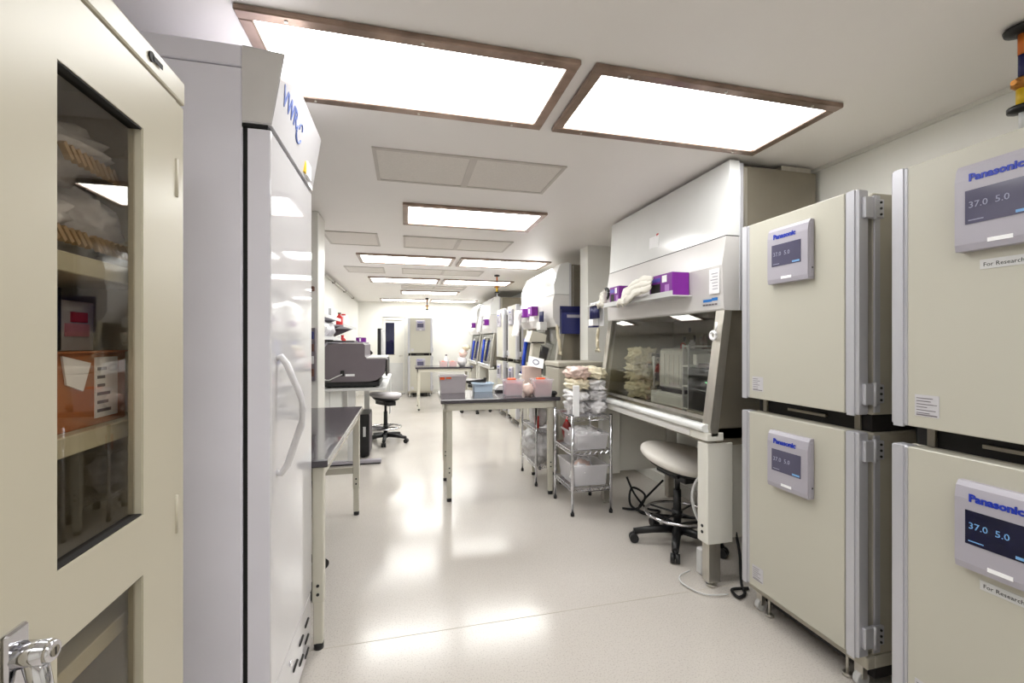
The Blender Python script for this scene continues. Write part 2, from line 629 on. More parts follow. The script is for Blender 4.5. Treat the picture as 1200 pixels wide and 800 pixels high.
# ---------------------------------------------------------------- incubators
def incubator(loc, rz, label, group, dark=False, tagline=False, detail=True):
    t = thing('incubator', label, 'incubator', loc, rz, group)
    hw, hh = .31, .905
    MB().box(-hw + .004, hw - .004, .085, .715, 0, .90, .006).build('body', M_incb, t)
    MB().box(-hw + .012, hw - .03, .058, .085, .02, .89).build('door_gasket', M_dark, t)
    dr = MB().box(-hw + .055, hw - .055, 0, .058, .005, hh, .003).build('door', M_inc, t)
    for sx in (-1, 1):
        m = MB()
        a, b = sorted((sx * hw, sx * (hw - .055)))
        m.prism([(0.006, .0), (-.004, .0), (-.004, hh), (0.006, hh)], a + .012, b - .012)
        m.box(a, b, 0.001, .058, .004, hh + .001, .006)
        m.build('door_edge_strip', M_strip, dr)
    bz = MB()
    x0, x1, z0, z1 = -.105, .122, .575, .84
    bz.prism([(0, z0), (-.03, z0), (-.034, z0 + .02), (-.034, z1 - .05), (-.028, z1 - .015), (-.018, z1), (0, z1)], x0 + .004, x1 - .004)
    bz.box(x0, x1, -.029, -.001, z0 + .004, z1 - .012, .008, seg=2)
    bez = bz.build('control_panel', M_bezel, dr)
    MB().box(-.074, .084, -.0356, -.033, .655, .757).build('screen', M_screend if dark else M_screen, bez)
    text('brand_lettering', 'Panasonic', .031, M_logo, bez, (-.066, -.0345, .785), bold=.0013, ext=.001)
    MB().box(-.022, .034, -.0352, -.033, .592, .604).build('name_plate', M_paper, bez)
    if detail:
        tm = M_screentb if dark else M_screentxt
        text('temperature_reading', '37.0  5.0', .027, tm, bez, (-.066, -.036, .703))
        MB().box(.04, .078, -.0362, -.0352, .660, .668).build('screen_button', M_screentb, bez)
        MB().box(-.066, -.03, -.0362, -.0352, .664, .667).build('screen_button', tm, bez)
        MB().box(x1 - .004, x1 + .001, -.016, -.010, .62, .628).build('port', M_black, bez)
    s = MB().box(-.232, -.162, -.0012, .001, .045, .118).build('serial_sticker', mat('sticker', (196, 194, 198), .5, var=.02), dr)
    if detail:
        lines = MB()
        for k in range(6):
            lines.box(-.227, -.227 + random.uniform(.03, .06), -.0016, -.001, .105 - k * .010, .1075 - k * .010)
        lines.box(-.227, -.167, -.0016, -.001, .048, .052)
        lines.build('sticker_print', M_grey, s)
    if tagline:
        tg = MB().box(-.058, .145, -.0014, .001, .517, .546, .0005).build('notice_strip', M_lgrey, dr)
        text('notice_text', 'For Research Use Only', .017, M_dark, tg, (-.05, -.0016, .525), ext=.0003)
    for z in (.045, .79):
        h = MB()
        h.box(hw - .002, hw + .014, .02, .075, z, z + .085, .003)
        h.box(hw - .01, hw + .010, .075, .125, z + .004, z + .08, .003)
        h.cyl((hw + .012, .07, z - .004), .008, .093, 10)
        hg = h.build('hinge', M_strip, t)
        if detail:
            for k in range(3):
                MB().cyl((hw + .010, .105, z + .018 + k * .024), .005, .004, 8, 'x').build('screw', M_black, hg)
    MB().box(hw - .012, hw - .002, .088, .12, .01, .89, .002).build('body_edge_channel', M_strip, t)
    return t


def roller_base(loc, rz, label):
    t = thing('roller_base', label, 'equipment base', loc, rz, 'roller bases under incubator stacks')
    m = MB()
    m.box(-.31, .31, .05, .09, .10, .15, .003)
    m.box(-.31, .31, .68, .72, .10, .15, .003)
    m.box(-.31, -.27, .09, .68, .10, .15, .003)
    m.box(.27, .31, .09, .68, .10, .15, .003)
    m.build('frame', M_incb, t)
    MB().box(-.30, .30, .10, .67, .05, .10).build('drip_tray', M_dark, t)
    for x in (-.26, .26):
        for y in (.08, .69):
            k = MB().cyl((x - .012, y, .03), .03, .024, 14, 'x').build('caster', M_lgrey, t)
            MB().box(x - .018, x + .018, y - .012, y + .012, .035, .101).build('caster_fork', M_steel, k)
            f = MB().cyl((x + (.055 if x < 0 else -.055), y, 0), .02, .012, 12)
            f.cyl((x + (.055 if x < 0 else -.055), y, .01), .007, .09, 8)
            f.build('levelling_foot', M_steel, t)
    return t


def spacer(loc, rz, parentlabel):
    pass


def stack(x, yc, rz, lab_up, lab_lo, lab_base, group, darklow=False, tagline=False, detail=True, axis='x'):
    roller_base((x, yc, 0), rz, lab_base)
    lo = incubator((x, yc, .15), rz, lab_lo, group, darklow, tagline, detail)
    m = MB()
    m.box(-.29, .29, .10, .70, .90, .972)
    m.build('stacking_spacer', M_dark, lo)
    for xx in (-.24, .24):
        MB().box(xx - .012, xx + .012, .085, .099, .902, .972, .002).build('stacking_bracket', M_steeld, lo)
    MB().box(-.1, .1, .085, .099, .93, .942).build('stacking_plate', M_steeld, lo)
    incubator((x, yc, 1.122), rz, lab_up, group, False, tagline, detail)


stack(1.75, 1.665, R90, 'upper cream incubator of the stack beside the tall hood, grey screen',
      'lower cream incubator of the stack beside the tall hood',
      'cream wheeled base under the incubator stack beside the tall hood', 'incubators in the front right stacks')
stack(1.70, .89, R90, 'upper incubator cut off by the right picture edge, screen reading 37.0',
      'lower incubator at the right picture edge with dark blue screen',
      'wheeled base under the incubator stack at the right picture edge', 'incubators in the front right stacks', True, True)
stack(1.75, 7.15, R90, 'upper incubator of the nearer distant pair beyond the second hood',
      'lower incubator of the nearer distant pair beyond the second hood',
      'wheeled base of the nearer distant incubator stack', 'incubators along the right wall far off', detail=False)
stack(1.75, 8.1, R90, 'upper incubator of the farther distant stack on the right wall',
      'lower incubator of the farther distant stack on the right wall',
      'wheeled base of the farther distant incubator stack', 'incubators along the right wall far off', detail=False)
stack(.37, 11.38, 0, 'upper incubator standing against the end wall beside the door',
      'lower incubator standing against the end wall, partly behind the far bench',
      'wheeled base under the end wall incubators', 'incubators against the end wall', detail=False)
# black equipment behind / between the two near stacks
t = thing('power_adapter', 'black power adapter block hanging between the two near incubator stacks', 'power adapter', (2.05, 1.26, 1.13))
MB().box(1.98, 2.10, 1.235, 1.315, 1.135, 1.42, .008).build('case', M_black, t, world=True)
MB().tube([(2.0, 1.28, 1.15), (1.96, 1.29, 1.10), (1.93, 1.26, 1.05), (1.97, 1.27, .8), (2.02, 1.28, .62)], .008).build('cable', M_rubber, t, world=True)
MB().box(1.98, 2.10, 1.235, 1.315, .25, .62, .008).build('case', M_black, t, world=True)


# ---------------------------------------------------------------- biosafety hoods (local frame faces -Y, front plane y=0 is the armrest)
def hood(loc, L, label, top=2.46, curved=False, detail=True, group='biosafety hoods along the right wall'):
    t = thing('biosafety_hood', label, 'lab hood', loc, R90, group)
    h = L / 2
    bk = .80
    # steel carcass
    b = MB()
    b.box(-h + .015, h - .015, .22, bk, 1.60, top - .02)
    b.box(-h + .015, h - .015, bk - .03, bk, .86, 1.60)
    for sx in (-1, 1):
        a, c_ = sorted((sx * (h - .015), sx * (h - .045)))
        b.prism([(.095, .86), (.19, 1.60), (bk, 1.60), (bk, .86)], a, c_)
    b.box(-h + .015, h - .015, .08, bk, .86, .92)
    b.build('steel_body', M_steeld, t)
    if curved:
        pr = [(.05, 1.98), (.045, 2.1), (.075, 2.22), (.13, top - .02), (.20, top), (.235, top), (.235, 1.98)]
    else:
        pr = [(.148, 2.032), (.172, top), (.235, top), (.235, 2.032)]
    MB().prism(pr, -h, h).build('front_cover', M_hoodw, t)
    if curved:
        pr = [(.05, 1.975), (.03, 1.9), (.03, 1.7), (.08, 1.6), (.235, 1.6), (.235, 1.975)]
    else:
        pr = [(.146, 2.026), (.118, 1.86), (.13, 1.61), (.14, 1.60), (.235, 1.60), (.235, 2.026)]
    MB().prism(pr, -h, h).build('control_fascia', M_hoodg, t)
    MB().box(-h + .01, h - .01, .15, .232, 2.024, 2.034).build('seam', M_dark, t)
    # side flange seams
    for sx in (-1, 1):
        MB().box(sx * (h + .003), sx * (h - .012), .235, .262, 1.60, top - .012, .002).build('side_flange', M_strip, t)
        MB().box(sx * (h - .011), sx * (h - .015), .28, .30, 1.60, top - .03).build('side_rib', M_steel, t)
    # sash
    gy0, gz0, gy1, gz1 = .055, .955, .15, 1.60
    for sx in (-1, 1):
        a, c_ = sorted((sx * h, sx * (h - .07)))
        MB().prism([(gy0 - .015, .93), (gy1 - .015, gz1), (gy1 + .035, gz1), (gy0 + .035, .88), (gy0 - .005, .88)], a, c_).build('sash_post', M_steel, t)
    MB().prism([(gy0, gz0 + .02), (gy0 + .006, gz0 + .02), (gy1 + .006, gz1), (gy1, gz1)], -h + .07, h - .07).build('sash_glass', M_sash, t)
    MB().prism([(gy0 - .004, gz0 + .01), (gy0 + .010, gz0 + .01), (gy0 + .013, gz0 + .03), (gy0 - .001, gz0 + .03)], -h + .07, h - .07).build('sash_grip', M_steel, t)
    MB().box(-h + .045, h - .045, .10, bk - .03, .92, .93).build('work_surface', M_steel, t)
    # armrest + rail
    ar = MB()
    ar.prism([(.00 + .022 * (1 - math.cos(a)), .922 + .022 * math.sin(a)) for a in [k * PI / 8 for k in range(-4, 5)]] + [(.05, .944), (.05, .90)], -h + .02, h - .02)
    ar.build('armrest', M_hoodw, t, smooth=False)
    MB().box(-h, h, .02, .13, .852, .898, .004).build('front_rail', M_stand, t)
    MB().box(-h + .35, h - .15, .012, .022, .858, .890).build('rail_plate', M_hoodg, t)
    MB().box(-h + .02, h - .02, .10, bk - .02, .82, .86).build('drain_pan', M_steeld, t)
    # stand
    for sx in (-1, 1):
        a, c_ = sorted((sx * (h - .01), sx * (h - .10)))
        lg = MB().box(a, c_, .03, .20, .26, .836, .004).build('stand_leg', M_stand, t)
        MB().box((a + c_) / 2 - .03, (a + c_) / 2 + .03, .05, .13, .03, .262, .003).build('leg_extension', M_steel, lg)
        f = MB().cyl(((a + c_) / 2, .09, 0), .03, .012, 14)
        f.cyl(((a + c_) / 2, .09, .01), .012, .03, 10)
        f.build('foot', M_steel, lg)
        for z in (.32, .355):
            MB().cyl(((a + c_) / 2 + sx * 0, .026, z), .009, .006, 10, 'y').build('bolt', M_black, lg)
        l2 = MB().box(a, c_, bk - .13, bk - .03, .26, .83, .004).build('stand_leg', M_stand, t)
        MB().box((a + c_) / 2 - .03, (a + c_) / 2 + .03, bk - .11, bk - .05, 0, .262, .003).build('leg_extension', M_steel, l2)
        MB().box((a + c_) / 2 - .012, (a + c_) / 2 + .012, .20, bk - .13, .27, .83).build('end_panel', M_stand, t)
    MB().box(-h + .1, h - .1, bk - .10, bk - .07, .30, .5).build('back_panel', M_stand, t)
    # interior back wall fittings and exhaust on top
    for k, (x, z) in enumerate([(-.52, 1.44), (-.38, 1.45), (-.30, 1.44), (-.45, 1.52), (.1, 1.45)]):
        MB().box(x - .012, x + .012, bk - .036, bk - .029, z - .02, z + .02).build('outlet', M_black, t)
    return t


H1Y = 2.865
h1 = hood((1.64, H1Y, 0), 1.47, 'large white biosafety hood on a stand beside the near incubators', 2.465)
MB().box(.735 - .55, .735 - .02, .55, .77, 2.445, 2.475).build('top_duct_flange', M_steel, h1)
h2 = hood((1.66, 5.62, 0), 1.5, 'second white biosafety hood with a rounded glossy top, navy folder on its side', 2.36, True)
h3 = hood((1.66, 9.55, 0), 1.4, 'third biosafety hood, beyond the distant incubator pair', 2.36, True)
h4 = hood((1.66, 11.2, 0), 1.35, 'farthest biosafety hood near the end wall', 2.36, True)
# hood 1 fascia marks (world -> children)
F = 1.64 + .118 - .001


def fpatch(name, y0, y1, z0, z1, m, parent, x=None, th=.002):
    """thin patch lying on hood 1's fascia: follows its slope"""
    def fx(z):
        if z > 2.026:
            return 1.64 + .148 + (.172 - .148) * (z - 2.032) / (2.465 - 2.032)
        if z > 1.86:
            return 1.64 + .118 + (.146 - .118) * (z - 1.86) / (2.026 - 1.86)
        return 1.64 + .118 + (.13 - .118) * (1.86 - z) / .25
    return MB().prism([(fx(z0) - th, z0), (fx(z1) - th, z1), (fx(z1) + .001, z1), (fx(z0) + .001, z0)], y0, y1, 'y').build(name, m, parent, world=True)


bd = fpatch('badge', 2.155, 2.315, 1.628, 1.682, M_lgrey, h1)
fpatch('badge_mark', 2.225, 2.30, 1.656, 1.672, M_blueprint, bd, th=.004)
fpatch('badge_mark', 2.175, 2.222, 1.660, 1.678, M_blueprint, bd, th=.004)
for k in range(5):
    fpatch('badge_print', 2.18 + k * .026, 2.20 + k * .026, 1.634, 1.644, M_grey, bd, th=.004)
ppr = tag(MB().prism([(1.754, 1.70), (1.755, 1.845), (1.7585, 1.845), (1.7565, 1.70)], 2.15, 2.235, 'y').build('paper_notice', M_paper, loc=(1.755, 2.19, 1.70)),
          'white paper notice stuck on the near end of the large hood', 'paper')
pl = MB()
for k in range(6):
    pl.box(1.7525, 1.7543, 2.16, 2.16 + random.uniform(.04, .065), 1.725 + k * .018, 1.729 + k * .018)
pl.build('faint_print', M_bezel, ppr, world=True)
stk = fpatch('hexagon_sticker', 2.83, 2.95, 2.115, 2.20, M_paper, h1)
fpatch('red_dot', 2.835, 2.86, 2.193, 2.212, M_red, h1)
# black ring magnet
t = tag(MB().tube([(1.738, 3.56 + .045 * math.cos(a), 1.845 + .045 * math.sin(a)) for a in [k * PI / 10 for k in range(21)]], .012, 8, False).build('ring_magnet', M_black, loc=(1.74, 3.56, 1.8)),
        'black ring hanging on the far end of the large hood fascia', 'ring')


def glove_cluster(name, pts, label, spread=.05, m=None, seed=1, cat='glove'):
    """a handful of crumpled gloves pulled out of a box: several creased lobes, with finger ends"""
    rnd = random.Random(seed)
    b = MB()
    lo = Vector((min(p[0] for p in pts), min(p[1] for p in pts), min(p[2] for p in pts)))
    P = smooth_path(pts, 8)
    n = len(P)
    for q in range(3):                     # three overlapping creased folds
        off = Vector((q * 5.1, seed * 2.3, 0))
        sh = Vector((rnd.uniform(-.15, .1), rnd.uniform(-.2, .2), (q - 1) * .55)) * spread

        def fn(u, v, off=off, sh=sh, q=q):
            i_ = min(n - 1, int(u * (n - 1) + .5))
            p = P[i_] + sh
            d = (P[min(i_ + 1, n - 1)] - P[max(i_ - 1, 0)]).normalized()
            uu = Vector((1, 0, 0))
            vv = d.cross(uu).normalized()
            a = v * 2 * PI
            nn = Vector((math.cos(a), math.sin(a), u * 3.5)) + off
            r = spread * (.62 + .28 * noise.noise(nn * 1.3) + .16 * noise.noise(nn * 4)) * (1 - .8 * max(0, abs(u - .5) * 2 - .75) / .25 * .9)
            return p + uu * math.cos(a) * r * .55 + vv * math.sin(a) * r
        b.grid(fn, 26, 20)
    e = Vector(pts[-1])
    for k in range(4):                    # loose finger ends
        a = e + Vector((0, (k - 1.5) * spread * .45, 0))
        b.tube([a, a + Vector((-.01, .01 * (k - 1.5), -spread * .7)), a + Vector((0, .02 * (k - 1.5), -spread * (1.1 + .2 * (k % 2))))],
               [spread * .22, spread * .2, spread * .12], 8)
    o = b.build(name, m or M_glove, loc=tuple(lo), smooth=True)
    return tag(o, label, cat)


def glove_box(y0, y1, z0, z1, x0, x1, label):
    t = thing('glove_box', label, 'glove box', ((x0 + x1) / 2, (y0 + y1) / 2, z0), group='purple glove boxes on the large hood')
    bx = MB().box(x0, x1, y0, y1, z0, z1, .003).build('carton', M_purple, t, world=True)
    w_ = y1 - y0
    MB().box(x0 - .001, x0 + .002, y0 + w_ * .22, y0 + w_ * .42, z0 + (z1 - z0) * .62, z1 - .012).build('white_label', M_paper, bx, world=True)
    MB().box(x0 - .001, x0 + .002, y0 + w_ * .12, y0 + w_ * .30, z0 + .015, z0 + (z1 - z0) * .5).build('lilac_label', M_lilac, bx, world=True)
    MB().box(x0 - .001, x0 + .002, y0 + w_ * .5, y1 - .01, z0 + (z1 - z0) * .68, z1 - .02).build('blue_label', mat('bx', (90, 84, 180), .5), bx, world=True)
    MB().box(x0 - .0015, x0 + .002, y0 + w_ * .5, y1 - .02, z0 + .03, z0 + (z1 - z0) * .6).build('opening', M_dark, bx, world=True)
    return t


# wire holder carrying the boxes
t = thing('glove_box_holder', 'white wall tray carrying the purple glove boxes on the hood', 'holder', (1.70, 2.8, 1.71))
MB().box(1.62, 1.758, 2.40, 3.36, 1.705, 1.712).build('tray', M_lgrey, t, world=True)
MB().box(1.617, 1.621, 2.40, 3.36, 1.705, 1.74).build('lip', M_lgrey, t, world=True)
glove_box(2.42, 2.68, 1.713, 1.86, 1.63, 1.755, 'large purple glove box with white gloves spilling from it')
glove_box(3.12, 3.28, 1.713, 1.86, 1.63, 1.755, 'smaller purple glove box nearer the far end of the hood')
glove_cluster('glove', [(1.60, 2.60, 1.815), (1.585, 2.75, 1.80), (1.60, 2.90, 1.775), (1.60, 3.02, 1.745)], 'white crumpled gloves pulled from the large purple box', .05, seed=3)
glove_cluster('glove', [(1.63, 3.36, 1.80), (1.63, 3.44, 1.77)], 'white crumpled gloves at the far end of the glove tray', .05, seed=5)
# rack of navy tubes at the far corner
t = thing('tube_rack', 'white rack of navy capped tubes hanging at the far corner of the large hood', 'tube rack', (1.70, 3.66, 1.6))
MB().box(1.66, 1.73, 3.62, 3.80, 1.745, 1.755, .002).build('rack_shelf', M_lgrey, t, world=True)
MB().box(1.73, 1.738, 3.60, 3.80, 1.56, 1.76, .002).build('back_plate', M_lgrey, t, world=True)
for k in range(5):
    y = 3.635 + k * .036
    a = MB().cyl((1.69, y, 1.63), .015, .12, 10).build('tube', M_navyd, t, world=True)
    MB().cyl((1.69, y, 1.75), .009, .03, 8).build('tube_cap', M_paper, a, world=True)
MB().box(1.67, 1.728, 3.70, 3.80, 1.565, 1.625, .004).build('lower_cup', M_paper, t, world=True)
MB().box(1.668, 1.73, 3.698, 3.802, 1.55, 1.566, .002).build('cup_base', M_navyd, t, world=True)
glove_cluster('glove', [(1.71, 3.66, 1.53), (1.71, 3.68, 1.44), (1.71, 3.67, 1.36)], 'beige rubber glove dangling at the far corner of the large hood', .03, M_gloveb, 8)
# white coiled tag on the near sash post
t = thing('cable_hook', 'small white coiled hook on the near steel post of the large hood', 'hook', (1.75, 2.17, 1.47))
MB().tube([(1.735 + 0 * a, 2.175 + .022 * math.cos(a), 1.455 + .022 * math.sin(a)) for a in [k * PI / 8 for k in range(17)]], .009, 8, False).build('coil', M_paper, t, world=True)
MB().tube([(1.737, 2.16, 1.47), (1.74, 2.155, 1.51), (1.748, 2.165, 1.53)], .007).build('stem', M_paper, t, world=True)

# things inside hood 1
t = thing('bench_instrument', 'pale grey instrument with vertical ribs standing inside the large hood', 'lab instrument', (2.05, 2.95, .93))
MB().box(1.93, 2.22, 2.74, 3.16, .93, 1.03, .01).build('base_drawer', M_lgrey, t, world=True)
MB().box(1.97, 2.2, 2.80, 3.10, 1.06, 1.36, .015).build('housing', M_lgrey, t, world=True)
MB().box(1.98, 2.18, 2.82, 3.08, 1.03, 1.06).build('dark_plinth', M_black, t, world=True)
for k in range(4):
    MB().box(1.966, 1.972, 2.84 + k * .06, 2.86 + k * .06, 1.09, 1.32).build('rib', M_hoodg, t, world=True)
t = thing('pipette_stand', 'black pipette stand beside the ribbed instrument inside the hood', 'stand', (2.1, 3.22, .93))
MB().box(2.02, 2.16, 3.17, 3.27, .93, .95).build('base', M_black, t, world=True)
MB().cyl((2.09, 3.22, .95), .012, .36).build('post', M_black, t, world=True)
MB().box(2.0, 2.18, 3.18, 3.26, 1.29, 1.32, .004).build('rack', M_black, t, world=True)
for k in range(3):
    MB().tube([(2.0 + k * .06, 3.22, 1.05), (2.0 + k * .06, 3.22, 1.30)], [.006, .014]).build('pipette', M_lgrey, t, world=True)
for k, (y, z, s) in enumerate([(3.38, .93, .16), (3.40, 1.07, .15), (3.37, 1.2, .13)]):
    tag(MB().blob((1.98, y, z + .07), (.22, s * 1.25, .135), k * 3 + 5, .5, 3.4, 4, .5).build('wrapped_pack', M_filmy, loc=(1.98, y, z)),
        ['lowest', 'middle', 'topmost'][k] + ' cream wrapped pack of the pile at the left inside the hood', 'bag', 'wrapped packs inside the hood')
t = thing('black_module', 'black electronic box with a green light inside the near end of the hood', 'electronic box', (2.05, 2.45, .93))
MB().box(1.9, 2.3, 2.26, 2.64, .93, 1.24, .008).build('case', M_black, t, world=True)
MB().box(1.897, 1.901, 2.44, 2.452, 1.15, 1.156).build('indicator_lamp', emit('green_led', (40, 220, 120), 1.5), t, world=True)
MB().box(1.95, 2.25, 2.3, 2.6, 1.24, 1.27, .004).build('lid', M_grey, t, world=True)
t = thing('inner_shelf', 'long grey shelf at the back inside the large hood', 'shelf', (2.3, 2.9, 1.36))
MB().box(2.25, 2.41, 2.3, 3.5, 1.345, 1.36).build('board', M_lgrey, t, world=True)
for y in (2.4, 3.4):
    MB().box(2.38, 2.41, y - .01, y + .01, 1.28, 1.345).build('bracket', M_steel, t, world=True)
for k, (y, m_, hh) in enumerate([(3.3, M_red, .05), (3.18, M_paper, .07), (3.02, M_brown, .12), (2.6, M_bluebox, .08), (2.5, M_paper, .06)]):
    tag(MB().lathe((2.33, y, 1.36), [(.022, 0), (.024, hh * .7), (.012, hh * .85), (.013, hh)], 12).build('bottle', m_, loc=(2.33, y, 1.36)),
        ['red', 'short white', 'dark brown', 'pale blue', 'stubby white'][k] + ' bottle on the shelf inside the large hood', 'bottle', 'bottles on the hood shelf')
t = thing('rack_frame', 'clear-fronted rack with pale shelves between the ribbed instrument and the black box', 'rack', (2.0, 2.69, .93))
for z in (.94, 1.10, 1.24, 1.38):
    MB().box(1.92, 2.2, 2.655, 2.73, z, z + .012, .002).build('rack_shelf', M_lgrey, t, world=True)
for x in (1.925, 2.195):
    MB().box(x - .006, x + .006, 2.655, 2.667, .93, 1.40).build('rack_post', M_strip, t, world=True)
    MB().box(x - .006, x + .006, 2.718, 2.73, .93, 1.40).build('rack_post', M_strip, t, world=True)
tag(MB().box(2.0, 2.14, 2.68, 2.72, 1.252, 1.33, .004).build('white_box', M_paper, loc=(2.07, 2.7, 1.252)), 'white box on the third shelf of the rack inside the hood', 'box')
t = thing('centrifuge', 'small pale benchtop centrifuge on top of the black box inside the hood', 'centrifuge', (2.1, 2.45, 1.27))
MB().lathe((2.12, 2.45, 1.27), [(.10, 0), (.12, .03), (.12, .08), (.08, .13), (.02, .145)], 20).build('housing', M_lgrey, t, world=True)
MB().box(1.99, 2.02, 2.40, 2.50, 1.28, 1.33, .003).build('control_face', M_navy, t, world=True)
tag(MB().box(1.86, 1.9, 2.28, 2.6, .93, .96, .002).build('tray', M_steel, loc=(1.88, 2.4, .93)), 'flat steel tray in front of the black box inside the hood', 'tray')

# cables under hood 1
for k, (pts, r, l, m_) in enumerate([
    ([(1.78, 3.35, .012), (1.9, 3.3, .02), (2.0, 3.36, .1), (1.9, 3.4, .16), (1.84, 3.32, .05), (1.92, 3.22, .012), (2.1, 3.1, .012), (2.3, 3.0, .012)], .012, 'tangled black cable on the floor below the far hood leg', M_rubber),
    ([(1.86, 3.42, .25), (1.9, 3.36, .12), (1.98, 3.3, .014), (2.05, 3.22, .014), (1.95, 3.15, .014), (1.88, 3.25, .014), (1.97, 3.34, .06), (2.2, 3.4, .2)], .011, 'second black cable loop beside the far hood leg', M_rubber),
    ([(1.88, 2.2, .40), (1.90, 2.16, .2), (1.88, 2.12, .03), (1.84, 2.05, .014), (1.78, 2.03, .014), (1.80, 2.1, .014), (1.9, 2.09, .014)], .010, 'black cord trailing by the near hood leg', M_rubber),
    ([(1.86, 2.4, .6), (1.80, 2.42, .52), (1.775, 2.42, .42), (1.80, 2.40, .30), (1.86, 2.38, .22)], .012, 'pale grey hose looping beside the near hood leg', M_lgrey),
    ([(1.70, 2.34, .012), (1.60, 2.30, .012), (1.57, 2.22, .012), (1.62, 2.10, .012), (1.75, 2.07, .012)], .005, 'thin white wire lying on the floor by the near hood leg', M_lgrey)]):
    tag(MB().tube(smooth_path(pts), r * .8, 8).build('cable', m_, loc=pts[0]), l, 'cable')
t = thing('power_brick', 'white power box with blue plug on the floor behind the near hood leg', 'power box', (1.80, 2.3, 0))
MB().box(1.74, 1.86, 2.28, 2.34, 0, .16, .01).build('case', M_lgrey, t, world=True)
MB().box(1.75, 1.80, 2.262, 2.28, .04, .07, .002).build('plug', M_logo, t, world=True)

# hood 2 dressing
t = thing('document_folder', 'navy plastic document holder on the side of the second hood', 'folder', (1.93, 4.85, 1.5))
MB().box(1.775, 2.075, 4.80, 4.868, 1.51, 1.53, .002).build('base', M_navy, t, world=True)
MB().box(1.775, 2.075, 4.80, 4.806, 1.53, 1.76, .002).build('front_pocket', M_navy, t, world=True)
MB().box(1.775, 2.075, 4.86, 4.868, 1.53, 1.84, .002).build('back_plate', M_navyd, t, world=True)
MB().box(1.775, 1.781, 4.806, 4.86, 1.53, 1.80).build('side', M_navyd, t, world=True)
MB().box(2.069, 2.075, 4.806, 4.86, 1.53, 1.80).build('side', M_navyd, t, world=True)
MB().box(1.84, 2.0, 4.797, 4.80, 1.70, 1.735).build('pocket_label', M_bezel, t, world=True)
glove_cluster('glove', [(1.735, 4.84, 1.60), (1.74, 4.835, 1.50), (1.76, 4.83, 1.40), (1.77, 4.83, 1.30)], 'beige rubber glove hanging from the front corner of the second hood', .035, M_gloveb, 12)


def sleeve(x, y, z0, z1, label, r=.03):
    t = thing('pipette_sleeve', label, 'pipette sleeve', (x, y, z0), group='blue pipette sleeves')
    MB().tube([(x - .06, y, z0), (x, y, z1)], [r * .8, r], 10).build('sleeve', M_blue, t, world=True)
    MB().tube([(x + .0, y - .02, z1), (x + .02, y - .02, z1 + .05)], [r, r * .8], 10).build('collar', M_lgrey, t, world=True)


def drape(name, x, y, z0, z1, wd, label, m=None, cat='bag', seed=0):
    b = MB()
    def fn(u, v):
        zz = z1 + (z0 - z1) * v
        ww = wd * (1 - .35 * v + .15 * math.sin(v * 6 + seed))
        a = u * 2 * PI
        rr = 1 + .25 * noise.noise(Vector((math.cos(a) * 2, math.sin(a) * 2, v * 4 + seed)))
        return (x + .05 * math.cos(a) * rr - .05 * v, y + ww / 2 * math.sin(a) * rr, zz)
    b.grid(fn, 20, 14)
    o = b.build(name, m or M_filmw, loc=(x, y, z0), smooth=True)
    return tag(o, label, cat)


drape('draped_bag', 1.60, 6.1, 1.50, 1.86, .3, 'crumpled white bag draped from the far end of the second hood', seed=2)
sleeve(1.735, 6.2, .945, 1.46, 'blue sleeve leaning at the far end of the second hood')
sleeve(1.735, 9.7, .945, 1.46, 'blue sleeve leaning on the third hood')
sleeve(1.735, 11.2, .945, 1.44, 'blue sleeve leaning on the farthest hood')
drape('draped_bag', 1.56, 9.1, 1.62, 1.95, .25, 'white bag draped on the front of the third hood', seed=4)


def small_glove_box(y, z, label, w_=.2, x=1.60):
    t = thing('glove_box', label, 'glove box', (x + .03, y, z), group='purple glove boxes on the farther hoods')
    a = MB().box(x, x + .085, y - w_ / 2, y + w_ / 2, z, z + .12, .003).build('carton', M_purple, t, world=True)
    MB().box(x - .001, x + .002, y - w_ * .1, y + w_ * .25, z + .03, z + .09).build('label_patch', M_paper, a, world=True)


small_glove_box(5.55, 1.76, 'purple and white glove box in the middle of the second hood fascia')
small_glove_box(5.95, 1.76, 'purple glove box beside the draped bag on the second hood', .16)
small_glove_box(9.0, 1.76, 'purple glove box on the third hood')
small_glove_box(10.75, 1.76, 'purple glove box on the farthest hood')
t = thing('marker_holder', 'white holder with navy pens on the near end of the second hood fascia', 'pen holder', (1.63, 5.15, 1.55))
MB().box(1.60, 1.688, 5.08, 5.24, 1.56, 1.66, .004).build('cup', M_lgrey, t, world=True)
for k in range(4):
    MB().cyl((1.64, 5.10 + k * .036, 1.66), .013, .13, 8).build('pen', M_navyd, t, world=True)
# microscope-like apparatus in front of the second hood
t = thing('microscope', 'cream microscope with slanted column in front of the second hood', 'microscope', (1.50, 4.95, .93))
MB().box(1.42, 1.60, 4.95, 5.25, .93, .97, .01).build('base', M_leg, t, world=True)
MB().prism([(1.44, .97), (1.52, .97), (1.60, 1.42), (1.50, 1.42)], 5.03, 5.15, 'y').build('column', M_leg, t, world=True)
MB().prism([(1.43, 1.42), (1.63, 1.38), (1.65, 1.50), (1.47, 1.55)], 4.98, 5.2, 'y').build('head', M_leg, t, world=True)
MB().prism([(1.46, 1.12), (1.62, 1.16), (1.62, 1.20), (1.46, 1.16)], 4.98, 5.2, 'y').build('stage', M_leg, t, world=True)
MB().tube([(1.58, 5.1, 1.38), (1.60, 5.1, 1.26)], [.03, .02], 10).build('objective', M_grey, t, world=True)
MB().box(1.46, 1.62, 4.97, 4.98, 1.40, 1.415).build('slot', M_dark, t, world=True)
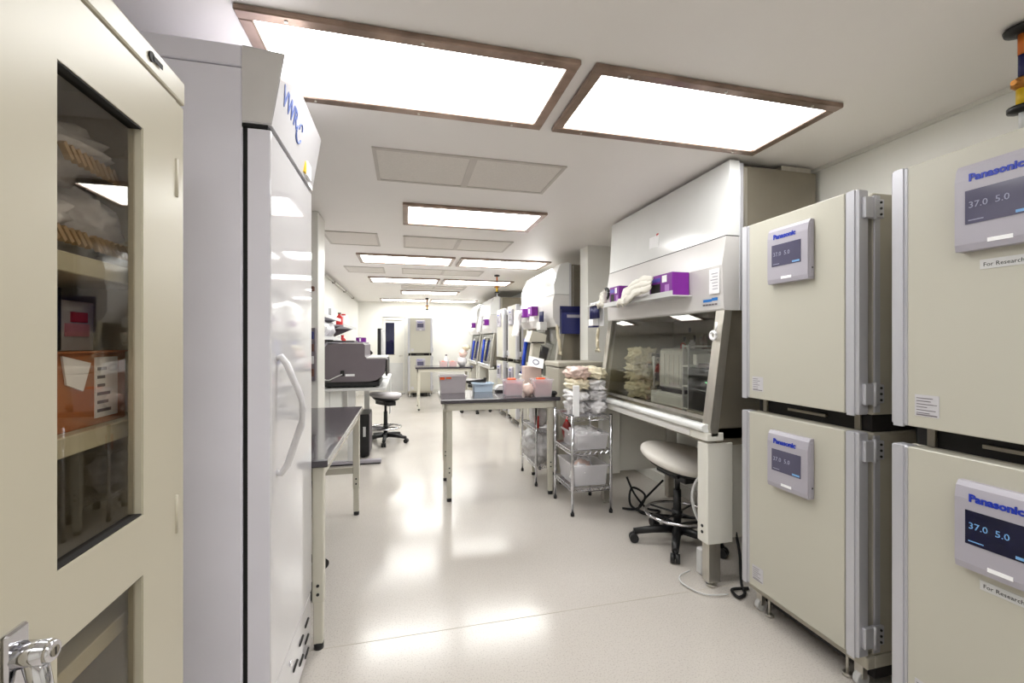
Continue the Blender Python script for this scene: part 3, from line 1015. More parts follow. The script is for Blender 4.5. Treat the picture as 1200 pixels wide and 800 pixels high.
# small stand that carries it
t = thing('side_stand', 'cream side stand beneath the cream microscope', 'stand', (1.52, 5.1, 0))
MB().box(1.40, 1.63, 4.92, 5.28, .90, .93, .004).build('top', M_leg, t, world=True)
for x in (1.415, 1.615):
    for y in (4.935, 5.265):
        MB().box(x - .014, x + .014, y - .014, y + .014, 0, .90).build('leg', M_leg, t, world=True)

# cream floor-standing centrifuge in front of the column
t = thing('floor_centrifuge', 'cream box-shaped floor centrifuge behind the wrapped packs', 'centrifuge', (1.72, 4.25, 0))
MB().box(1.47, 1.96, 4.06, 4.48, .08, 1.16, .015, seg=2).build('body', M_incb, t, world=True)
MB().box(1.46, 1.965, 4.05, 4.485, 1.165, 1.215, .012, seg=2).build('lid', M_incb, t, world=True)
for x in (1.52, 1.91):
    for y in (4.11, 4.43):
        MB().cyl((x, y, 0), .025, .085).build('foot', M_rubber, t, world=True)


# ---------------------------------------------------------------- lab stools
def stool(x, y, label, seat_m, seat_z=.6, rz=0, tilt=0, back=True, ta=(0, 1, 0), sr=.22, sth=.045, cat='stool', r=.30, ring=True, group=None):
    t = thing('lab_stool', label, 'stool', (x, y, 0), rz, group)
    hubz = .10
    hub = MB().cyl((0, 0, hubz - .03), .04, .07, 16).build('hub', M_black, t)
    for k in range(5):
        a = 2 * PI * k / 5 + .3
        c, s = math.cos(a), math.sin(a)
        lg = MB().tube([(c * .02, s * .02, hubz + .005), (c * r * .55, s * r * .55, hubz - .005), (c * r, s * r, hubz - .025)], [.032, .027, .022], 8).build('base_leg', M_black, t)
        cs = MB()
        for d in (-.016, .016):
            cs.tube([Vector((c * r, s * r, .031)) + Vector((-s, c, 0)) * (d - .013), Vector((c * r, s * r, .031)) + Vector((-s, c, 0)) * (d + .013)], .031, 14)
        cs.cyl((c * r, s * r, .03), .008, .05, 8)
        cs.build('caster', M_black, lg)
    MB().cyl((0, 0, hubz), .027, seat_z - .22 - hubz, 14).build('gas_column', M_black, t)
    MB().cyl((0, 0, seat_z - .24), .018, .18, 12).build('piston', M_black, t)
    if ring:
        rg = MB()
        rg.tube([(.215 * math.cos(a), .215 * math.sin(a), .215) for a in [k * PI / 14 for k in range(29)]], .011, 8, False)
        ro = rg.build('foot_ring', M_chrome, t)
        sp = MB()
        for k in range(4):
            a = k * PI / 2 + .5
            sp.tube([(.02 * math.cos(a), .02 * math.sin(a), .215), (.21 * math.cos(a), .21 * math.sin(a), .215)], .007, 6)
        sp.cyl((0, 0, .19), .036, .05, 12)
        sp.build('ring_spokes', M_black, ro)
    T = Matrix.Rotation(tilt, 3, Vector(ta))
    st = MB()
    N = 28

    def fn(u, v):
        a = u * 2 * PI
        ph = (v - .5) * PI
        cr = math.cos(ph) ** .55
        z = math.sin(ph)
        rx = sr
        ry = sr * 1.03
        q = Vector((rx * math.cos(a) * cr, ry * math.sin(a) * cr, sth * (abs(z) ** .8) * (1 if z > 0 else -1)))
        q.z += .02 * (q.x / .2) ** 2 * (1 if q.x > 0 else .3)
        return T @ q + Vector((0, 0, seat_z))
    st.grid(fn, N, 12)
    bmesh.ops.remove_doubles(st.bm, verts=st.bm.verts, dist=1e-5)
    st.build('seat', seat_m, t, smooth=True)
    pan = MB()
    k_ = sr / .22
    pan.lathe((0, 0, seat_z - .075), [(.06, -.02), (.13 * k_, -.005), (.185 * k_, .03), (.19 * k_, .045)], 20, Matrix.Rotation(tilt, 3, Vector(ta)))
    pan.box(-.06, .06, -.17, .17, seat_z - .13, seat_z - .07, .006)
    pan.build('seat_pan', M_black, t)
    MB().tube([(-.02, -.05, seat_z - .08), (-.12, -.18, seat_z - .085), (-.14, -.21, seat_z - .085)], [.008, .008, .014], 8).build('lever', M_black, t)
    return t


stool(1.86, 2.70, 'pale vinyl saddle stool with chrome foot ring pulled under the large hood', M_seat, .60, 0, .22, ta=(.8, .6, 0), sr=.255, sth=.05)
stool(-.75, 2.76, 'dark lab stool tucked under the left bench, only casters showing', M_black, .55, .33, 0, ring=False)
stool(-.27, 6.38, 'grey-seated lab stool at the analyser table on the left', M_seatg, .66, .6, .1)


stool(1.38, 8.72, 'distant lab stool in the aisle by the third hood', M_seatg, .62, .6, .1)

# ---------------------------------------------------------------- benches
def bench(name, label, x0, x1, y0, y1, z, rz=0, over=.02, th=.035, group='black-topped lab benches', cat='bench', bar=True, legin=.07):
    cx, cy = (x0 + x1) / 2, (y0 + y1) / 2
    t = thing(name, label, cat, (cx, cy, 0), rz, group)
    hx, hy = (x1 - x0) / 2, (y1 - y0) / 2
    MB().box(-hx, hx, -hy, hy, z - th, z, .004).build('bench_top', M_bench, t)
    m = MB()
    e = .03
    m.box(-hx + e, hx - e, -hy + e, -hy + e + .03, z - th - .065, z - th, .002)
    m.box(-hx + e, hx - e, hy - e - .03, hy - e, z - th - .065, z - th, .002)
    m.box(-hx + e, -hx + e + .03, -hy + e, hy - e, z - th - .065, z - th, .002)
    m.box(hx - e - .03, hx - e, -hy + e, hy - e, z - th - .065, z - th, .002)
    m.build('apron', M_leg, t)
    for sx in (-1, 1):
        for sy in (-1, 1):
            x, y = sx * (hx - legin), sy * (hy - legin)
            lg = MB().box(x - .025, x + .025, y - .025, y + .025, .22, z - th, .004)
            lo = lg.build('leg', M_leg, t)
            MB().box(x - .021, x + .021, y - .021, y + .021, .03, .23, .003).build('leg_insert', M_leg, lo)
            MB().cyl((x, y, 0), .022, .032, 12).build('foot', M_black, lo)
            for zz in (.26, .30):
                MB().cyl((x - .0, y - .029, zz), .007, .005, 8, 'y').build('bolt', M_black, lo)
    if bar:
        for sy in (-1, 1):
            MB().box(-hx + legin + .02, hx - legin - .02, sy * (hy - legin) - .012, sy * (hy - legin) + .012, .34, .39, .003).build('cross_bar', M_leg, t)
    return t


bench('lab_bench', 'black-topped lab bench along the left wall beside the fridge', -1.14, -.345, 2.13, 3.82, .88, legin=.045)
bench('lab_bench', 'black-topped island bench standing in the aisle', .31, 1.40, 3.80, 4.55, .91, rz=-.03, bar=False, legin=.078)
bench('lab_bench', 'far black-topped bench in front of the end wall incubators', .20, 1.40, 9.1, 9.85, .89, bar=False)


# things on the island bench
def tub(x, y, z, w_, d_, h_, body, label, lid=None, group=None, content=None, rz=0.0, cat='tub', name='plastic_tub'):
    t = thing(name, label, cat, (x, y, z), rz, group)
    m = MB()
    k = .9
    th = .003
    bm = m.bm
    o = [(-w_ / 2, -d_ / 2), (w_ / 2, -d_ / 2), (w_ / 2, d_ / 2), (-w_ / 2, d_ / 2)]
    vb = [bm.verts.new((p[0] * k, p[1] * k, 0)) for p in o]
    vt = [bm.verts.new((p[0], p[1], h_)) for p in o]
    ib = [bm.verts.new((p[0] * k * .97, p[1] * k * .97, th)) for p in o]
    it = [bm.verts.new((p[0] * .97, p[1] * .97, h_)) for p in o]
    bm.faces.new(vb[::-1])
    bm.faces.new(ib)
    for i in range(4):
        j = (i + 1) % 4
        bm.faces.new((vb[i], vb[j], vt[j], vt[i]))
        bm.faces.new((ib[j], ib[i], it[i], it[j]))
        bm.faces.new((vt[i], vt[j], it[j], it[i]))
    m.build('body', body, t)
    r = MB()
    for (a, b, c, d) in ((-w_ / 2 - .008, w_ / 2 + .008, -d_ / 2 - .008, -d_ / 2 + .002), (-w_ / 2 - .008, w_ / 2 + .008, d_ / 2 - .002, d_ / 2 + .008),
                         (-w_ / 2 - .008, -w_ / 2 + .002, -d_ / 2, d_ / 2), (w_ / 2 - .002, w_ / 2 + .008, -d_ / 2, d_ / 2)):
        r.box(a, b, c, d, h_ - .010, h_ + .002)
    r.build('rim', body, t)
    if content:
        MB().box(-w_ / 2 * .86, w_ / 2 * .86, -d_ / 2 * .86, d_ / 2 * .86, .006, h_ * .84, .004).build('contents', content, t)
    if lid:
        MB().box(-w_ / 2 * .5, w_ / 2 * .3, -d_ / 2 * .5, d_ / 2 * .5, h_ * .84, h_ + .012, .004).build('caps', lid, t)
    return t


tub(.99, 4.02, .91, .17, .15, .15, M_tote, 'square clear tub of pink medium on the island bench', M_orange, content=M_pink)
tub(1.24, 3.90, .91, .17, .15, .16, M_tote, 'clear tub of pink tubes with orange caps near the bench end', M_orange, content=M_pinkd)
tag(MB().blob((1.12, 3.93, .97), (.10, .12, .12), 31, .3).build('plastic_bag', M_filmp, loc=(1.12, 3.93, .91)), 'small pinkish plastic bag between the two medium tubs', 'bag')
tag(MB().box(1.17, 1.35, 4.24, 4.36, .91, 1.17, .006).build('pink_carton', mat('pale_pink_card', (222, 200, 190), .6), loc=(1.26, 4.3, .91)), 'pale pink carton behind the orange-capped tub', 'carton')
t = thing('card_sign', 'white card with a blue ring mark propped on the pale pink carton', 'card', (1.27, 4.2, 1.17))
Rt = Matrix.Rotation(-.5, 3, 'X') @ Matrix.Rotation(.25, 3, 'Y')
cdm = MB().box(1.20, 1.36, 4.21, 4.214, 1.155, 1.265, 0, Rt)
cdm.build('card', M_paper, t, world=True)
rg = MB()
pts = []
for k in range(17):
    a = k * PI / 8
    pts.append(Vector((1.28, 4.212, 1.21)) + Rt @ Vector((.03 * math.cos(a), -.004, .026 * math.sin(a))))
rg.tube(pts, .004, 6, False)
rg.build('ring_mark', M_navy, t, world=True)
t = tub(.46, 4.40, .91, .26, .17, .17, M_toteg, 'grey translucent bin with an orange biohazard label at the island bench corner', None, content=M_lgrey, name='waste_bin', cat='bin')
MB().box(-.13, -.085, -.088, -.084, .135, .165).build('orange_label', M_orange, t)
MB().box(-.07, -.02, -.088, -.084, .142, .158).build('orange_label', M_orange, t)
t = tub(.77, 4.42, .91, .2, .14, .085, M_bluebox, 'pale blue open box beside the grey bin', None, content=M_paper, name='parts_box', cat='box')
t = thing('pipette_gun', 'black pipette controller lying across the pale blue box', 'pipette', (.73, 4.42, .997))
MB().tube([(.60, 4.40, 1.012), (.68, 4.41, 1.016), (.80, 4.42, 1.016)], [.008, .012, .022]).build('barrel', M_black, t, world=True)
MB().tube([(.79, 4.42, 1.02), (.80, 4.42, 1.05)], [.018, .014]).build('grip', M_black, t, world=True)
t = thing('cutting_block', 'white wedge-shaped tray with dark base right of the pale blue box', 'tray', (.98, 4.36, .91))
MB().box(.90, 1.08, 4.3, 4.42, .91, .93, .004).build('base', M_black, t, world=True)
MB().prism([(.88, .932), (1.06, .93), (1.02, .975), (.92, .975)], 4.3, 4.42, 'y').build('wedge', M_lgrey, t, world=True)
tag(MB().blob((1.345, 3.86, .935), (.07, .08, .05), 17, .3).build('black_pouch', M_black, loc=(1.345, 3.86, .91)), 'small black pouch at the right end of the island bench', 'pouch')

# far bench goods
for k, (x, l) in enumerate([(.78, 'left'), (.98, 'right')]):
    t = tub(x, 9.25, .89, .16, .15, .11, M_tote, l + ' clear tub with orange caps on the far bench', M_orange, content=M_orange)
t = thing('reagent_bottle', 'white reagent bottle standing behind the far bench tubs', 'bottle', (.86, 9.5, .89))
MB().lathe((.86, 9.5, .89), [(.045, 0), (.05, .16), (.02, .2), (.02, .22)], 14).build('body', M_paper, t, world=True)
MB().cyl((.86, 9.5, 1.11), .024, .03).build('cap', M_grey, t, world=True)
for k, (x, y, z, sx, sz, m_) in enumerate([(1.18, 9.3, .89, .2, .2, M_filmw), (1.2, 9.3, 1.08, .18, .16, M_filmp), (1.28, 9.35, 1.22, .16, .12, M_filmy)]):
    tag(MB().blob((x, y, z + sz / 2), (sx, .2, sz), k + 60, .3).build('wrapped_pack', m_, loc=(x, y, z)),
        ['white wrapped pack at the bottom of the far bench pile', 'pinkish wrapped pack in the middle of the far bench pile', 'cream wrapped pack on top of the far bench pile'][k], 'bag', 'wrapped packs on the far bench')


# ---------------------------------------------------------------- wire carts
def wire_cart(x0, x1, y0, y1, zs, label, top):
    t = thing('wire_cart', label, 'cart', ((x0 + x1) / 2, (y0 + y1) / 2, 0), group='chrome wire carts')
    for x in (x0, x1):
        for y in (y0, y1):
            p = MB().cyl((x, y, .02), .012, top - .02, 10).build('post', M_chrome, t, world=True)
            MB().cyl((x, y, 0), .016, .025, 10).build('foot', M_black, p, world=True)
            MB().cyl((x, y, top), .013, .004, 10).build('cap', M_black, p, world=True)
    for z in zs:
        m = MB()
        for zz in (z, z - .03):
            m.tube([(x0, y0, zz), (x1, y0, zz)], .004, 6)
            m.tube([(x0, y1, zz), (x1, y1, zz)], .004, 6)
            m.tube([(x0, y0, zz), (x0, y1, zz)], .004, 6)
            m.tube([(x1, y0, zz), (x1, y1, zz)], .004, 6)
        sh = m.build('shelf', M_chrome, t, world=True)
        w_ = MB()
        n = int((y1 - y0) / .025)
        for k in range(1, n):
            y = y0 + (y1 - y0) * k / n
            w_.tube([(x0, y, z + .003), (x1, y, z + .003)], .0022, 4)
        for k in range(14):     # zigzag truss below the near edge
            xa, xb = x0 + (x1 - x0) * k / 14, x0 + (x1 - x0) * (k + 1) / 14
            za, zb = (z, z - .03) if k % 2 else (z - .03, z)
            w_.tube([(xa, y0, za), (xb, y0, zb)], .0022, 4)
        for k in range(18):
            ya, yb = y0 + (y1 - y0) * k / 18, y0 + (y1 - y0) * (k + 1) / 18
            za, zb = (z, z - .03) if k % 2 else (z - .03, z)
            w_.tube([(x0, ya, za), (x0, yb, zb)], .0022, 4)
        w_.build('wires', M_chrome, sh, world=True, kind='stuff')
    return t


wire_cart(1.32, 1.66, 3.32, 3.74, (.22, .52, .80), 'nearer chrome wire cart loaded with wrapped packs', .815)
wire_cart(1.25, 1.45, 4.10, 4.62, (.20, .55), 'second chrome wire cart under the island bench end', .79)
# packs on the cart's top
i = 0
z = .806
for row, hh, ms in (('bottom', .10, (M_film, M_filmw)), ('second', .095, (M_filmw, M_film)), ('third', .095, (M_filmy, M_filmw)), ('top', .10, (M_filmp, M_filmy))):
    for k in range(2):
        x = 1.42 + .155 * k + .01 * math.sin(i * 2.1)
        tag(MB().blob((x, 3.49, z + hh / 2), (.17, .30, hh * 1.05), 11 * i + 2, .32, 2.2, 4, .35).build('wrapped_pack', ms[k], loc=(x, 3.49, z)),
            ('left' if k == 0 else 'right') + ' film-wrapped pack in the ' + row + ' layer of the pile on the nearer cart', 'bag', 'wrapped labware packs on the nearer cart')
        i += 1
    z += hh
tag(MB().box(1.33, 1.385, 3.325, 3.345, .806, 1.06, .004).build('white_card_box', M_paper, loc=(1.35, 3.335, .806)), 'tall narrow white carton edge at the left of the pack pile', 'carton')
tub(1.50, 3.50, .527, .28, .36, .13, M_tote, 'frosted open tote on the middle shelf of the nearer cart', None, cat='tote', name='plastic_tote')
tag(MB().blob((1.50, 3.50, .60), (.24, .30, .13), 55, .35, 3, 4, .3).build('plastic_bag', M_filmw, loc=(1.50, 3.50, .535)), 'white bag filling the middle shelf tote of the nearer cart', 'bag')
tub(1.49, 3.52, .227, .30, .38, .17, M_tote, 'frosted tote filled with bags on the bottom shelf of the nearer cart', None, cat='tote', name='plastic_tote')
for k in range(3):
    tag(MB().blob((1.42 + k * .06, 3.40 + k * .11, .31), (.17, .11, .17), 40 + k, .3).build('plastic_bag', (M_filmw, M_filmp)[k % 2], loc=(1.42 + k * .06, 3.40 + k * .11, .235)),
        ['white crumpled bag at the front of the bottom tote', 'pinkish bag in the middle of the bottom tote', 'white crumpled bag at the back right of the bottom tote'][k], 'bag', 'bags in the bottom tote')
t = thing('red_bag', 'dark red bag hanging at the back of the nearer cart shelf', 'bag', (1.38, 3.66, .53))
MB().blob((1.40, 3.655, .62), (.08, .1, .18), 71, .2).build('bag_body', mat('dark_red', (120, 30, 24), .5), t, world=True)
MB().tube([(1.40, 3.655, .69), (1.40, 3.655, .75)], [.02, .01]).build('bag_neck', M_red, t, world=True)
tag(MB().blob((1.35, 4.35, .655), (.16, .30, .2), 80, .2, boxy=.4).build('plastic_bag', M_filmw, loc=(1.35, 4.35, .56)), 'white bag on the upper shelf of the second wire cart', 'bag')
tag(MB().box(1.255, 1.29, 4.13, 4.17, .56, .68, .004).build('red_bottle', M_red, loc=(1.27, 4.15, .56)), 'red flat bottle on the upper shelf of the second cart', 'bottle')
tag(MB().blob((1.33, 4.34, .35), (.28, .5, .34), 81, .25, 3.5, 4).build('liner_bag', M_film, loc=(1.33, 4.34, .21)), 'large clear liner bag bulging from the second wire cart', 'bag')

# ---------------------------------------------------------------- fridge (left)
FX, FY0, FY1 = -.41, 1.51, 2.12
t = thing('lab_fridge', 'tall white lab refrigerator with bow handle and blue lettering, left side', 'refrigerator', ((FX - .4), (FY0 + FY1) / 2, 0))
FR = t
B_ = lambda *a, **k: MB().box(*a, **k)
B_(-1.15, -.492, FY0, FY1, .10, 2.27, .004).build('body', M_frside, t, world=True)
B_(-1.15, -.492, FY0, FY1, 2.273, 2.34, .004).build('top_cap', M_frside, t, world=True)
B_(-.492, -.475, FY0 + .01, FY1 - .01, .30, 2.10).build('door_gasket', M_rubber, t, world=True)
dr = B_(-.475, FX, FY0, FY1, .30, 2.085, .006, seg=2).build('door', M_frwhite, t, world=True)
B_(-.476, FX - .004, FY0 - .001, FY0 + .004, .302, 2.083).build('door_edge', M_frside, dr, world=True)
B_(-.492, FX - .01, FY0, FY1, 2.088, 2.098).build('shadow_gap', M_rubber, t, world=True)
hd = MB().prism([(-.492, 2.10), (FX + .002, 2.10), (FX + .04, 2.33), (-.492, 2.34)], FY0, FY1, 'y').build('header_panel', M_frwhite, t, world=True)
MB().prism([(-.492, 2.105), (FX, 2.105), (FX + .036, 2.325), (-.492, 2.335)], FY0 - .002, FY0, 'y').build('header_end', mat('hdr_end', (222, 219, 219), .4), hd, world=True)
# lettering on the sloped header: rotate basis so it faces +X and tilts up with the panel
ang = math.atan2(.038, .23)


def on_header(y, z):
    x = FX + .002 + (z - 2.10) / .23 * .038
    return Matrix.Translation((x + .0015, y, z))


def headtext(name, s, size, m, y, z):
    root = FR
    W = on_header(y, z) @ Matrix.Rotation(PI / 2, 4, 'Z') @ Matrix.Rotation(-ang * -1, 4, 'X')
    L = Matrix.Translation(root.location).inverted() @ W
    return text(name, s, size, m, hd, (0, 0, 0), bold=.0015, mtx=L)


headtext('brand_lettering', 'VWR', .085, M_vlogo, 1.555, 2.20)
sw = MB()
sw.tube([on_header(1.785 + .035 * math.cos(a), 2.20 + .03 * math.sin(a)).translation for a in [PI * .8 + k * PI / 10 for k in range(12)]], .004, 6)
sw.tube([on_header(1.80 + .02 * math.cos(a), 2.225 + .02 * math.sin(a)).translation for a in [k * PI / 8 for k in range(10)]], .003, 6)
sw.build('swirl_emblem', M_vlogo, hd, world=True)
e1 = MB().box(FX + .004, FX + .012, 1.93, 1.955, 2.115, 2.20).build('yellow_mark', M_yellow, hd, world=True)
e2 = MB().box(FX + .004, FX + .016, 1.955, 2.03, 2.11, 2.17).build('white_mark', M_paper, hd, world=True)
MB().tube([(FX - .002, 1.575, 1.365), (FX + .012, 1.575, 1.37), (FX + .030, 1.575, 1.345), (FX + .072, 1.575, 1.24), (FX + .078, 1.575, 1.19), (FX + .072, 1.575, 1.14), (FX + .030, 1.575, 1.01), (FX + .012, 1.575, .985), (FX - .002, 1.575, .99)],
          .011, 10).build('handle', M_frwhite, dr, world=True)
kp = B_(-.492, FX - .004, FY0, FY1, .05, .292, .004).build('kick_panel', M_frwhite, t, world=True)
for y, z, hh in ((1.93, .20, .05), (2.03, .21, .05), (2.03, .14, .05), (2.03, .08, .03), (1.93, .12, .05), (1.83, .17, .06)):
    MB().tube([(FX - .003, y - .03, z), (FX - .003, y + .03, z)], .006, 8).build('vent_slot', M_dark, kp, world=True)
MB().cyl((FX - .006, 1.755, .232), .010, .008, 12, 'x').build('key_lock', M_chrome, kp, world=True)
for y in (FY0 + .06, FY1 - .06):
    for x in (-.56, -1.08):
        MB().cyl((x, y - .015, .04), .04, .03, 14, 'y').build('caster', M_rubber, t, world=True)
        MB().box(x - .02, x + .02, y - .02, y + .02, .07, .10).build('caster_mount', M_steel, t, world=True)

# ---------------------------------------------------------------- storage cabinet (front left)
CX, CY0, CY1, CT = -.50, .24, 1.165, 2.0
t = thing('storage_cabinet', 'cream steel storage cabinet with tall glass door panels, at left edge', 'cabinet', (-.78, .7, 0))
m = MB()
m.box(-1.10, CX - .02, CY0, CY0 + .018, .04, CT - .03)
m.box(-1.10, CX - .02, CY1 - .018, CY1, .04, CT - .03)
m.box(-1.10, -1.085, CY0, CY1, .04, CT - .03)
m.box(-1.10, CX - .02, CY0, CY1, .02, .05)
m.build('carcass', M_cream, t, world=True)
hd2 = MB().box(-1.105, CX + .002, CY0 - .003, CY1 + .003, CT - .035, CT + .02, .006, seg=2).build('top_cap', M_cream, t, world=True)
bg = MB().tube([(CX + .001, 1.025, CT - .006), (CX + .005, 1.025, CT - .006)], .010, 14).build('oval_badge', M_dark, hd2, world=True)
MB().box(CX + .005, CX + .006, 1.028, 1.062, CT - .011, CT - .001).build('badge_strip', M_dark, bg, world=True)
for z in (1.555, 1.248, .865, .45):
    MB().box(-1.085, CX - .045, CY0 + .018, CY1 - .018, z - .02, z + .014, .002).build('shelf', M_creamin, t, world=True)


def cab_door(y0, y1, wy0, wy1):
    zz = [.06, .40, .962, 1.08, 1.838, CT - .04]
    m = MB()
    x0, x1 = CX - .02, CX
    m.box(x0, x1, y0, wy0, zz[0], zz[5])
    m.box(x0, x1, wy1, y1, zz[0], zz[5])
    m.box(x0, x1, wy0, wy1, zz[0], zz[1])
    m.box(x0, x1, wy0, wy1, zz[2], zz[3])
    m.box(x0, x1, wy0, wy1, zz[4], zz[5])
    d = m.build('door', M_cream, t, world=True)
    for a, b in ((zz[1], zz[2]), (zz[3], zz[4])):
        MB().box(x0 + .004, x0 + .007, wy0, wy1, a, b).build('glass_pane', M_glassd, d, world=True)
        for (p, q, r_, u) in ((wy0, wy0 + .002, a, b), (wy1 - .002, wy1, a, b), (wy0 + .002, wy1 - .002, a, a + .003), (wy0 + .002, wy1 - .002, b - .003, b)):
            MB().box(x0 - .004, x1 - .002, p, q, r_, u).build('pane_bead', M_dark if u - r_ < .1 else M_cream, d, world=True)
    return d


dA = cab_door(.69, 1.128, .785, 1.003)
dB = cab_door(.262, .684, .38, .60)
MB().box(CX - .02, CX - .002, 1.131, CY1, .05, CT - .04).build('corner_post', M_cream, t, world=True)
for z in (1.745, .99, .2):
    MB().cyl((CX - .001, 1.130, z), .005, .085, 8).build('hinge_pin', M_cream, dA, world=True)
# chrome T-handle with lock
hp = MB()
hp.box(CX - .001, CX + .008, .690, .726, .945, 1.045, .003)
hb = hp.build('handle_plate', M_chrome, dA, world=True)
hm = MB()
hm.tube([(CX + .006, .709, 1.008), (CX + .04, .709, 1.008)], [.017, .015], 16)
hm.tube([(CX + .04, .709, 1.008), (CX + .046, .709, 1.008)], [.015, .012], 16)
hm.tube([(CX + .022, .709, 1.01), (CX + .030, .710, .965), (CX + .036, .712, .915), (CX + .036, .714, .885)], [.013, .012, .010, .007], 12)
hm.build('handle_lever', M_chrome, hb, world=True)
MB().cyl((CX + .046, .709, 1.008), .007, .001, 12, 'x').build('key_lock', M_steeld, hb, world=True)
MB().box(CX + .0465, CX + .0475, .7078, .7102, 1.003, 1.013).build('key_slot', M_dark, hb, world=True)

# cabinet contents
for k, (y, z, sx, sy, sz) in enumerate([(.90, 1.57, .24, .15, .13), (1.055, 1.57, .24, .15, .15), (.98, 1.715, .26, .27, .11)]):
    o = tag(MB().blob((-.68, y, z + sz / 2), (sx * .9, sy, sz), 90 + k, .25, 3, 4).build('pipette_bag', M_film, loc=(-.68, y, z)),
            ['grey clear bag of pipettes at the front of the top cabinet shelf', 'clear bag of pipettes on the hinge side of the top cabinet shelf', 'clear bag of pipettes heaped on the other two'][k], 'bag', 'pipette bags in the cabinet')
    b = MB()
    for j in range(9):
        yy = y - .07 + j * .016
        b.box(-.575, -.565, yy, yy + .008, z + .02, z + .05, 0, Matrix.Rotation(.7, 3, 'X'))
    b.build('wrapper_stripes', M_bag, o, world=True)
t = thing('cardboard_box', 'brown cardboard box with a white label on the middle cabinet shelf', 'box', (-.72, .86, 1.262))
bo = MB().box(-.74, -.57, .84, 1.08, 1.262, 1.40, .002).build('carton', M_card, t, world=True)
MB().box(-.57, -.568, .985, 1.05, 1.275, 1.39).build('white_label', M_paper, bo, world=True)
pm = MB()
for k in range(6):
    pm.box(-.568, -.5675, .99, .99 + random.uniform(.02, .05), 1.285 + k * .016, 1.291 + k * .016)
pm.build('label_print', M_grey, bo, world=True)
MB().box(-.60, -.56, .84, 1.08, 1.3995, 1.402, 0).build('flap', M_card, bo, world=True)
MB().prism([(.90, 1.395), (.97, 1.38), (.95, 1.33), (.91, 1.345)], -.569, -.566, 'x').build('torn_paper', M_paper, bo, world=True)
t = thing('black_carton', 'black carton with tiny print above the cardboard box in the cabinet', 'carton', (-.8, .85, 1.40))
bo = MB().box(-.74, -.62, .87, .985, 1.403, 1.52, .002).build('box', M_black, t, world=True)
MB().box(-.62, -.619, .90, .95, 1.48, 1.484).build('print', M_bezel, bo, world=True)
tag(MB().blob((-.88, 1.02, 1.262 + .12), (.2, .2, .24), 97, .3, 3, 4).build('plastic_bag', M_film, loc=(-.88, 1.02, 1.262)), 'clear plastic bag standing behind the cardboard box in the cabinet', 'bag')
t = thing('labelled_pouch', 'clear pouch with a pink and red label leaning in the cabinet', 'pouch', (-.62, .93, 1.40))
MB().box(-.64, -.632, .99, 1.09, 1.402, 1.50, .001).build('pouch', M_film, t, world=True)
MB().box(-.632, -.630, 1.01, 1.075, 1.43, 1.455).build('pink_label', M_pink, t, world=True)
MB().box(-.632, -.630, 1.025, 1.07, 1.458, 1.478).build('red_label', M_red, t, world=True)

# ---------------------------------------------------------------- left wall column dressing
t = thing('glove_dispenser', 'grey stacked dispenser on the left wall column', 'dispenser', (-.72, 3.83, 1.10))
MB().box(-.80, -.705, 3.785, 3.849, 1.10, 1.53, .004).build('frame', M_grey, t, world=True)
for k, m_ in enumerate((M_brown, M_lgrey, M_brown, M_navy)):
    MB().box(-.79, -.715, 3.775, 3.79, 1.14 + k * .1, 1.20 + k * .1, .002).build('insert', m_, t, world=True)
tag(MB().box(-.79, -.72, 3.82, 3.849, 1.83, 1.87, .006).build('wall_sensor', M_brown, loc=(-.72, 3.84, 1.83)), 'small brown sensor high on the left wall column', 'sensor')

# ---------------------------------------------------------------- analyser table group
t = thing('analyser_table', 'long white table on T-shaped feet carrying the grey analyser', 'table', (-.6, 6.3, 0))
MB().box(-.98, -.22, 5.20, 7.45, .86, .89, .004).build('table_top', M_lgrey, t, world=True)
for y in (5.31, 7.35):
    l = MB().box(-.64, -.56, y - .03, y + .03, .05, .86, .003).build('leg', M_lgrey, t, world=True)
    f = MB()
    f.box(-.85, -.27, y - .035, y + .035, .015, .05, .006)
    f.build('t_foot', M_bezel, l, world=True)
    MB().box(-.84, -.28, y - .02, y + .02, 0, .016).build('foot_pad', M_black, l, world=True)
MB().box(-.245, -.225, 7.0, 7.45, .30, .86, .002).build('side_panel', M_lgrey, t, world=True)
t = thing('drawer_unit', 'white two-drawer box hung below the analyser table', 'drawer unit', (-.85, 5.5, .6))
MB().box(-.97, -.70, 5.3, 5.75, .58, .858, .003).build('case', M_lgrey, t, world=True)
for k in range(2):
    MB().box(-.96 + k * .13, -.84 + k * .13, 5.292, 5.30, .59, .85, .002).build('drawer_front', M_hoodw, t, world=True)
t = thing('cell_analyser', 'large grey cell analyser with rounded side and black base on the white table', 'lab analyser', (-.6, 5.7, .89))
an = MB()
prof = [(-.22, 1.22), (-.225, 1.10), (-.25, 1.03), (-.32, .975), (-.42, .96), (-.80, .96), (-.88, 1.0), (-.92, 1.08), (-.93, 1.20), (-.92, 1.31), (-.88, 1.37), (-.80, 1.395), (-.47, 1.395), (-.45, 1.38), (-.45, 1.25), (-.43, 1.225)]
an.prism(prof, 5.24, 6.05, 'y')
an.build('housing', M_grey, t, world=True)
MB().box(-.92, -.29, 5.27, 6.0, .905, .957, .004).build('black_base', M_black, t, world=True)
for x in (-.85, -.35):
    for y in (5.35, 5.9):
        MB().cyl((x, y, .89), .02, .018).build('foot', M_rubber, t, world=True)
MB().box(-.222, -.205, 5.26, 6.03, 1.02, 1.215, .004).build('front_edge', M_black, t, world=True)
MB().box(-.43, -.215, 5.235, 6.05, 1.222, 1.24, .003).build('step_trim', M_lgrey, t, world=True)
MB().prism([(-.90, 1.33), (-.84, 1.40), (-.47, 1.40), (-.47, 1.412), (-.86, 1.412), (-.925, 1.34)], 5.236, 6.05, 'y').build('top_trim', M_bezel, t, world=True)
